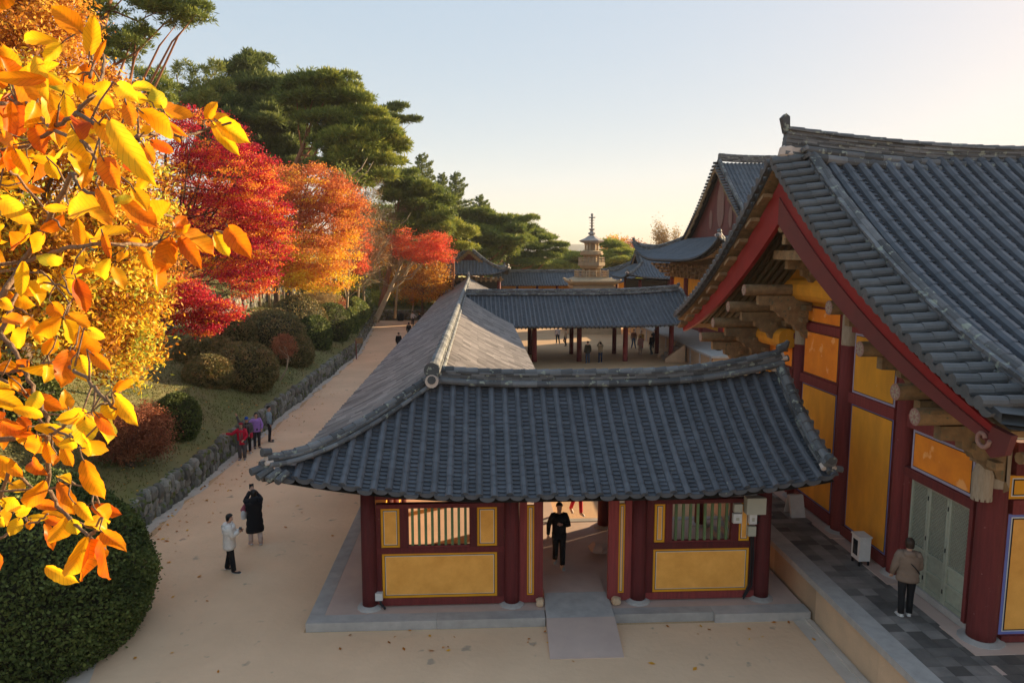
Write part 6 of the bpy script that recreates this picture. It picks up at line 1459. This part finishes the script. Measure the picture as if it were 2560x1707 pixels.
# signpost beside the wall
sp_=thing('signpost','thin post with a small blank plate beside the retaining wall near the far bushes','signpost',(-9.9,57,0))
mb=MB(); mb.tube([(-9.95,57,0),(-9.95,57,1.5)],.04,8,.5,0); mb.build('post',M['redold'],sp_); mb=MB(); mb.box(-10.0,57.0,1.3,-9.4,57.04,1.75,m=0); mb.build('plate',M['wood'],sp_)
LEAVES=[[-1054,2011,9085,-1106,1971,9141,63],[-978,1893,8998,-942,1858,9086,44],[-907,1772,8946,-868,1762,9000,15],[-1000,1934,8987,-1039,1964,8939,44],[-1430,2323,9038,-1438,2295,9134,73],[-1410,2262,9016,-1415,2240,9086,52],[-1375,2257,9040,-1236,2218,9061,40],[-1372,2235,9018,-1318,2278,8891,84],[-1399,2347,9067,-1296,2378,9004,59],[-1013,1903,8936,-1027,1872,8957,44],[-1180,2058,8947,-1168,2071,8792,73],[-1085,1964,8916,-1097,1999,8828,49],[-1400,2267,8979,-1381,2226,8839,90],[-1035,1915,8935,-945,1932,8870,52],[-821,1699,8884,-759,1667,8839,43],[-812,1911,8874,-817,1870,8916,48],[-847,1994,8898,-774,2031,8879,40],[-781,1719,8830,-710,1699,8764,47],[-807,2194,8897,-773,2201,8950,37],[-801,2189,8896,-748,2224,8912,25],[-763,2118,8876,-686,2110,8780,42],[-746,2119,8880,-656,2112,8818,62],[-784,1865,8830,-724,1845,8791,18],[-802,1808,8774,-732,1763,8743,30],[-742,1497,8769,-660,1509,8635,53],[-803,1564,8778,-754,1568,8728,46],[-952,1749,8794,-903,1733,8711,64],[-954,1795,8843,-893,1764,8790,45],[-799,1570,8704,-753,1541,8634,49],[-981,1791,8732,-952,1769,8678,52],[-1148,1978,8748,-1139,2002,8701,41],[-1301,2087,8793,-1271,2093,8718,41],[-1375,2139,8796,-1334,2099,8730,36],[-843,1630,8648,-800,1603,8576,34],[-877,1805,8629,-801,1817,8565,60],[-900,2008,8596,-838,1991,8638,55],[-799,1698,8651,-768,1694,8597,37],[-838,1677,8616,-797,1697,8631,23],[-945,1840,8620,-1051,1886,8600,60],[-1148,2055,8626,-1246,2101,8632,28],[-1399,2159,8665,-1289,2138,8584,63],[-1455,2250,8712,-1412,2278,8710,28],[-953,2274,8582,-928,2318,8620,45],[-774,1703,8774,-767,1734,8800,21],[-1249,2070,8767,-1164,2040,8756,30],[-1234,2071,8859,-1191,2034,8771,52],[-885,1656,8753,-926,1702,8802,38],[-768,1624,8830,-736,1575,8772,34],[-736,1624,8740,-699,1591,8695,31],[-1107,1969,8876,-1129,1955,8821,45],[-1232,2089,8922,-1249,2048,8843,57],[-1409,2231,8950,-1449,2224,8863,56],[-1295,2021,8830,-1239,1977,8785,38],[-831,1583,8690,-835,1550,8637,26],[-772,1631,8731,-733,1595,8676,31],[-1170,2122,9089,-1222,2121,9040,40],[-1419,2254,9047,-1501,2303,9024,57],[-1215,2102,8980,-1256,2105,9036,44],[-898,1745,8874,-851,1736,8898,29],[-836,1884,8887,-874,1882,8904,31],[-958,2261,8553,-1001,2252,8439,71],[-946,2297,8554,-880,2289,8452,55],[-951,2333,8569,-867,2372,8494,61],[-1012,2244,8489,-1001,2244,8380,45],[-859,2362,8570,-808,2337,8494,47],[-798,2308,8587,-719,2279,8485,75],[-950,2254,8566,-909,2291,8595,47],[-887,1904,8579,-839,1859,8543,32],[-1072,2030,8543,-971,2036,8560,40],[-1183,2163,8516,-1173,2153,8460,25],[-1333,2333,8423,-1311,2348,8352,58],[-1228,2209,8427,-1219,2234,8318,55],[-1296,2268,8435,-1218,2227,8463,40],[-1175,2116,8443,-1136,2153,8447,15],[-1502,2510,8428,-1498,2552,8365,45],[-1490,2458,8434,-1494,2474,8384,31],[-1661,2563,8349,-1582,2578,8317,59],[-1420,2400,8339,-1388,2402,8294,58],[-1294,2232,8305,-1384,2250,8253,61],[-1230,2137,8308,-1235,2179,8229,51],[-1278,2237,8313,-1188,2194,8271,54],[-1134,2049,8287,-1123,2096,8204,64],[-1143,2001,8234,-1148,1955,8135,75],[-1082,1932,8227,-1043,1895,8161,52],[-1545,2467,8244,-1596,2484,8176,49],[-1587,2404,8349,-1526,2371,8327,43],[-1380,2157,8089,-1263,2164,8032,52],[-1060,1829,8101,-1092,1872,8150,36],[-791,1534,8203,-728,1485,8237,24],[-863,1632,8160,-820,1583,8133,39],[-844,1636,8180,-777,1598,8112,39],[-932,1682,8125,-1028,1711,8102,42],[-956,1713,8111,-972,1718,8033,64],[-906,1659,8120,-861,1629,8064,40],[-873,1611,8137,-822,1594,8090,32],[-939,1695,8122,-907,1723,8094,23],[-1045,1799,8035,-1042,1802,8003,45],[-896,1603,8078,-863,1557,8057,44],[-1195,1976,7994,-1142,1975,7951,27],[-1264,2067,7957,-1266,2078,7910,41],[-1265,2018,7988,-1269,2004,7932,48],[-1396,2153,8009,-1371,2155,7962,43],[-1292,2025,8003,-1327,2059,7943,36],[-1430,2138,8008,-1411,2097,7924,42],[-1329,2098,8052,-1291,2086,8014,33],[-1433,2283,8165,-1457,2264,8116,43],[-1446,2206,8176,-1475,2204,8140,39],[-1311,2176,8166,-1304,2135,8115,43],[-944,1737,8262,-905,1749,8216,33],[-1315,2229,8241,-1355,2230,8186,47],[-1591,2470,8304,-1655,2506,8220,52],[-1538,2477,8284,-1548,2433,8248,41],[-1013,1964,8557,-979,1933,8487,25],[-1375,2314,8567,-1437,2348,8503,48],[-1505,2437,8561,-1575,2467,8513,46],[-1398,2125,8140,-1388,2163,8084,36],[-939,1932,8510,-947,1897,8480,24],[-1053,1931,8299,-1000,1915,8277,32],[-1003,1776,7982,-978,1816,7865,51],[-1407,2215,7855,-1329,2165,7820,47],[-1347,2171,7804,-1413,2175,7718,60],[-1083,1937,7801,-1011,1958,7769,41],[-1190,2043,7777,-1113,2001,7736,38],[-1043,1887,7810,-1036,1922,7761,35],[-1244,2067,7831,-1222,2094,7721,48],[-1339,2253,7657,-1408,2265,7564,62],[-1278,2172,7677,-1269,2182,7622,48],[-1157,2025,7718,-1116,2066,7672,45],[-1170,2058,7666,-1267,2099,7528,61],[-1139,2018,7673,-1196,2054,7533,62],[-1110,2030,7682,-1103,2041,7537,52],[-1075,1968,7716,-992,1932,7670,46],[-1580,2365,7732,-1528,2351,7709,50],[-1645,2400,7656,-1556,2363,7646,50],[-1595,2397,7617,-1519,2362,7646,45],[-1669,2530,7550,-1691,2498,7494,53],[-1630,2528,7539,-1630,2515,7509,31],[-1684,2450,7582,-1661,2435,7553,33],[-1215,2016,7926,-1201,1975,7907,27],[-1238,2015,7963,-1247,2059,7891,38],[-1100,1854,7997,-1085,1870,7937,35],[-964,1705,8033,-913,1685,8034,38],[-1197,1991,7870,-1136,1943,7862,26],[-1646,2536,7547,-1589,2569,7534,31]]
BRANCHES=[[[[-1643,2439,8301],[-1615,2590,8475],[-1426,2400,8577],[-1183,2084,8664],[-1041,1889,8704]],11],[[[-1593,2397,8232],[-1614,2595,8444]],8],[[[-1604,2584,8475],[-1447,2449,8498],[-1253,2233,8521],[-1028,1999,8528],[-985,2108,8528],[-1010,2404,8542],[-957,2528,8559],[-800,2377,8577]],7],[[[-1292,2146,8811],[-1114,1969,8837],[-963,1795,8836],[-816,1621,8769],[-783,1666,8758],[-805,1814,8789],[-828,1958,8826],[-838,2093,8827],[-806,2173,8863],[-701,2091,8871]],6],[[[-1391,2163,8930],[-1343,2227,8949],[-1146,2002,8831],[-896,1699,8752],[-856,1687,8683],[-1025,1870,8702]],6],[[[-1383,2149,8774],[-1402,2213,8751],[-1397,2280,8706],[-1340,2285,8627],[-1250,2212,8571]],5],[[[-1671,2509,8341],[-1655,2606,8389],[-1469,2473,8402],[-1321,2313,8395],[-1241,2214,8366]],5],[[[-1665,2605,8444],[-1468,2475,8432],[-1268,2236,8344]],4],[[[-1593,2397,8232],[-1539,2374,8191],[-1432,2261,8136],[-1356,2162,8084],[-1240,2036,8032],[-1224,2023,7984]],8],[[[-1259,2059,7975],[-1313,2141,7872],[-1404,2274,7745],[-1386,2283,7683],[-1281,2190,7658],[-1192,2110,7640],[-1120,2056,7627]],8],[[[-1470,2195,8120],[-1391,2187,8080],[-1271,2069,8044],[-1101,1881,8067]],5],[[[-1436,2134,8058],[-1378,2161,8038],[-1247,2043,8004],[-1087,1869,8017],[-966,1732,8046]],5],[[[-1664,2428,7650],[-1533,2292,7815],[-1537,2375,7729],[-1486,2358,7703]],7],[[[-1762,2553,7466],[-1709,2572,7498],[-1571,2480,7557],[-1485,2394,7613]],5],[[[-1126,1963,8195],[-974,1766,8192],[-896,1667,8178],[-836,1614,8153],[-823,1644,8130]],5],[[[-1432,2261,8136],[-1313,2178,8175],[-1147,2003,8213]],5],[[[-1224,2023,7984],[-1105,1886,8048],[-999,1764,8110]],5],[[[-1629,2457,8270],[-1649,2563,8322],[-1582,2524,8294]],6],[[[-963,1857,8934],[-1010,1980,9040],[-1019,2027,9098],[-1006,2025,9109]],4],[[[-963,1795,8836],[-906,1761,8877],[-914,1835,8950],[-984,1967,9048]],5],[[[-1041,1889,8704],[-979,1840,8656],[-889,1785,8636],[-910,1985,8622],[-962,2301,8615]],5],[[[-1192,2110,7640],[-1069,1976,7765],[-1063,1918,7849]],4],[[[-1404,2274,7745],[-1207,2057,7830],[-1063,1909,7865]],4]]
# ================================================================ FOREGROUND BRANCHES (close to the camera)
LM['magnolia']=leafmat('large_yellow_leaves',[(0,(.50,.07,.008)),(.25,(.80,.20,.006)),(.5,(.93,.36,.008)),(.75,(.96,.52,.012)),(.93,(.90,.58,.02)),(1,(.50,.46,.04))],trans=.58,rough=.38,veins=True)
M['twigbark']=mat('grey_brown_twig_bark',(.24,.15,.09),(.12,.08,.05),scale=60,amt=.9,var=.2,rough=.85,bump=.6,bscale=90)
mg=thing('foreground_tree','near branches with large glowing yellow and orange leaves close to the camera at the left','tree',(-1.9,2.0,6.0))
rng=np.random.default_rng(77)
def bigleaf(B,T,w,rng,acc):
    B=np.array(B,float);T=np.array(T,float); d=T-B; L=np.linalg.norm(d); d/=L; view=nrm(np.array([0,0,8.5])-B)
    n=view-d*np.dot(view,d); n/=np.linalg.norm(n); sd=np.cross(d,n); ro=rng.normal()*.55; n2=n*math.cos(ro)+sd*math.sin(ro); sd=np.cross(d,n2)
    hw=w/2/max(.55,abs(math.cos(ro)))*.90; curl=rng.normal()*.30+.10; fold=.30+.5*rng.random(); wave=rng.random()*6; twist=rng.normal()*.35
    nu,nv=12,6; off=len(acc['v']); vid=rng.random()
    for i in range(nu+1):
        s=i/nu; pf=(math.sin(math.pi*min(1,s*.93+.02)**.82)**.75) if s<1 else 0; pf*=1-.25*max(0,s-.75)/.25
        if s>.9: pf*= (1-s)/.1*.75+.05
        c=B+d*(L*s)+n2*(curl*L*(s*s-s)*1.6-.10*L*s*s*curl)
        a_=twist*(s-.3); s2=sd*math.cos(a_)+n2*math.sin(a_); n3=n2*math.cos(a_)-sd*math.sin(a_)
        for j in range(nv+1):
            x=(j/nv*2-1); wx_=hw*pf*x
            p=c+s2*wx_*(1+.05*math.sin(s*31+wave*3)+.04*math.sin(s*17+x))+n3*(abs(wx_)*fold+.10*hw*math.sin(s*11+wave+x*2)*abs(x))
            acc['v'].append(tuple(p)); acc['vein'].append((s*9-abs(x)*2.0)*6.283 if 0<j<nv or True else 0)
    for i in range(nu):
        for j in range(nv):
            acc['f'].append((off+i*(nv+1)+j,off+i*(nv+1)+j+1,off+(i+1)*(nv+1)+j+1,off+(i+1)*(nv+1)+j)); acc['a'].append(vid)
acc=dict(v=[],f=[],a=[],vein=[])
for q in LEAVES: bigleaf([x/1000 for x in q[:3]],[x/1000 for x in q[3:6]],q[6]/1000,rng,acc)
# more of the same spray, further left and behind, seen between the front leaves
for q in LEAVES:
    if rng.random()<.75:
        B=np.array(q[:3])/1000; T=np.array(q[3:6])/1000
        if B[0]>-1.05*B[1]*.5+.0 and False: continue
        dy=.25+.5*rng.random(); sh=np.array([-.10-.30*rng.random(),dy,rng.normal()*.10]); L=np.linalg.norm(T-B); dd=nrm(rng.normal(size=3)*np.array([.8,.3,.6])+np.array([0,0,-.5])); Bn=(B-[0,0,8.5])*(1+dy/2.0)+[0,0,8.5]+np.array([-.12-.25*rng.random(),0,rng.normal()*.12])
        bigleaf(Bn,Bn+dd*(.08+.05*rng.random()),.032+.025*rng.random(),rng,acc)
me=bpy.data.meshes.new('foliage'); me.from_pydata(acc['v'],[],acc['f']); me.materials.append(LM['magnolia'])
at_=me.attributes.new('var','FLOAT','FACE'); at_.data.foreach_set('value',[.12+.80*x for x in acc['a']]); av=me.attributes.new('vein','FLOAT','POINT'); av.data.foreach_set('value',acc['vein'])
me.polygons.foreach_set('use_smooth',[True]*len(acc['f'])); fo=bpy.data.objects.new('foliage',me); COL.objects.link(fo); fo.parent=mg; fo.matrix_parent_inverse=Matrix.Translation(-mg.location)
mb=MB(); allp=[]
for pts,wd in BRANCHES:
    P_=[Vector(p)/1000 for p in pts]; Q=[]
    for a_,b_ in zip(P_[:-1],P_[1:]):
        for k in range(4): Q.append(a_.lerp(b_,k/4)+Vector(rng.normal(size=3))*.0025)
    Q.append(P_[-1]); r0=wd*.00085
    mb.tube(Q,[r0*(1.15-.55*i/len(Q))*(1+.12*(i%4==0)) for i in range(len(Q))],8,rng.random(),0); allp+= [(q,r0) for q in Q]
AP=np.array([tuple(p) for p,_ in allp])
for q in LEAVES:
    B=Vector(q[:3])/1000; T=Vector(q[3:6])/1000; dd=np.linalg.norm(AP-np.array(B),axis=1); k=int(dd.argmin()); D=(T-B).normalized()
    mid=B-D*.012
    if dd[k]<.30:
        E_=Vector(AP[k]); mb.tube([B+D*.01,mid,mid.lerp(E_,.5)+Vector(rng.normal(size=3))*.006,E_],[.0016,.0018,.0024,.003],6,.5,0)
    else: mb.tube([B+D*.01,B-D*.03+Vector((-.02,.02,-.01)),B-D*.05+Vector((-.12,.10,-.06))],[.0016,.002,.003],6,.5,0)
# stem that carries the sprays, out of the frame at the left
mb.tube([(-2.6,2.6,0.3),(-2.5,2.5,3.5),(-2.15,2.3,6.5),(-1.9,2.15,7.6),(-1.75,2.1,8.2),(-1.85,2.2,9.2)],[.16,.13,.08,.05,.035,.02],10,.5,0)
for pts,wd in BRANCHES:
    p=Vector(pts[0])/1000
    if p.x<-1.25: mb.tube([p,p+Vector((-.25,.05,-.03)),Vector((-1.8,2.15,min(9,p.z)))],[wd*.0009,wd*.0012,.012],7,.5,0)
mb.build('branches',M['twigbark'],mg,smooth=True)

# ---------------------------------------------------------------- thin evening haze
mb=MB(); mb.box(-3200,-380,-3,3200,3300,160)
hz_=mb.build('haze',mat('haze_air',(1,1,1),var=0)); tag(hz_,kind='stuff')
m_=hz_.data.materials[0]; N_=m_.node_tree.nodes; out_=N_['Material Output']
for l_ in list(m_.node_tree.links):
    if l_.to_node==out_: m_.node_tree.links.remove(l_)
pv_=N_.new('ShaderNodeVolumePrincipled'); pv_.inputs['Density'].default_value=.00016; pv_.inputs['Color'].default_value=(.93,.93,.95,1)
m_.node_tree.links.new(pv_.outputs[0],out_.inputs['Volume'])
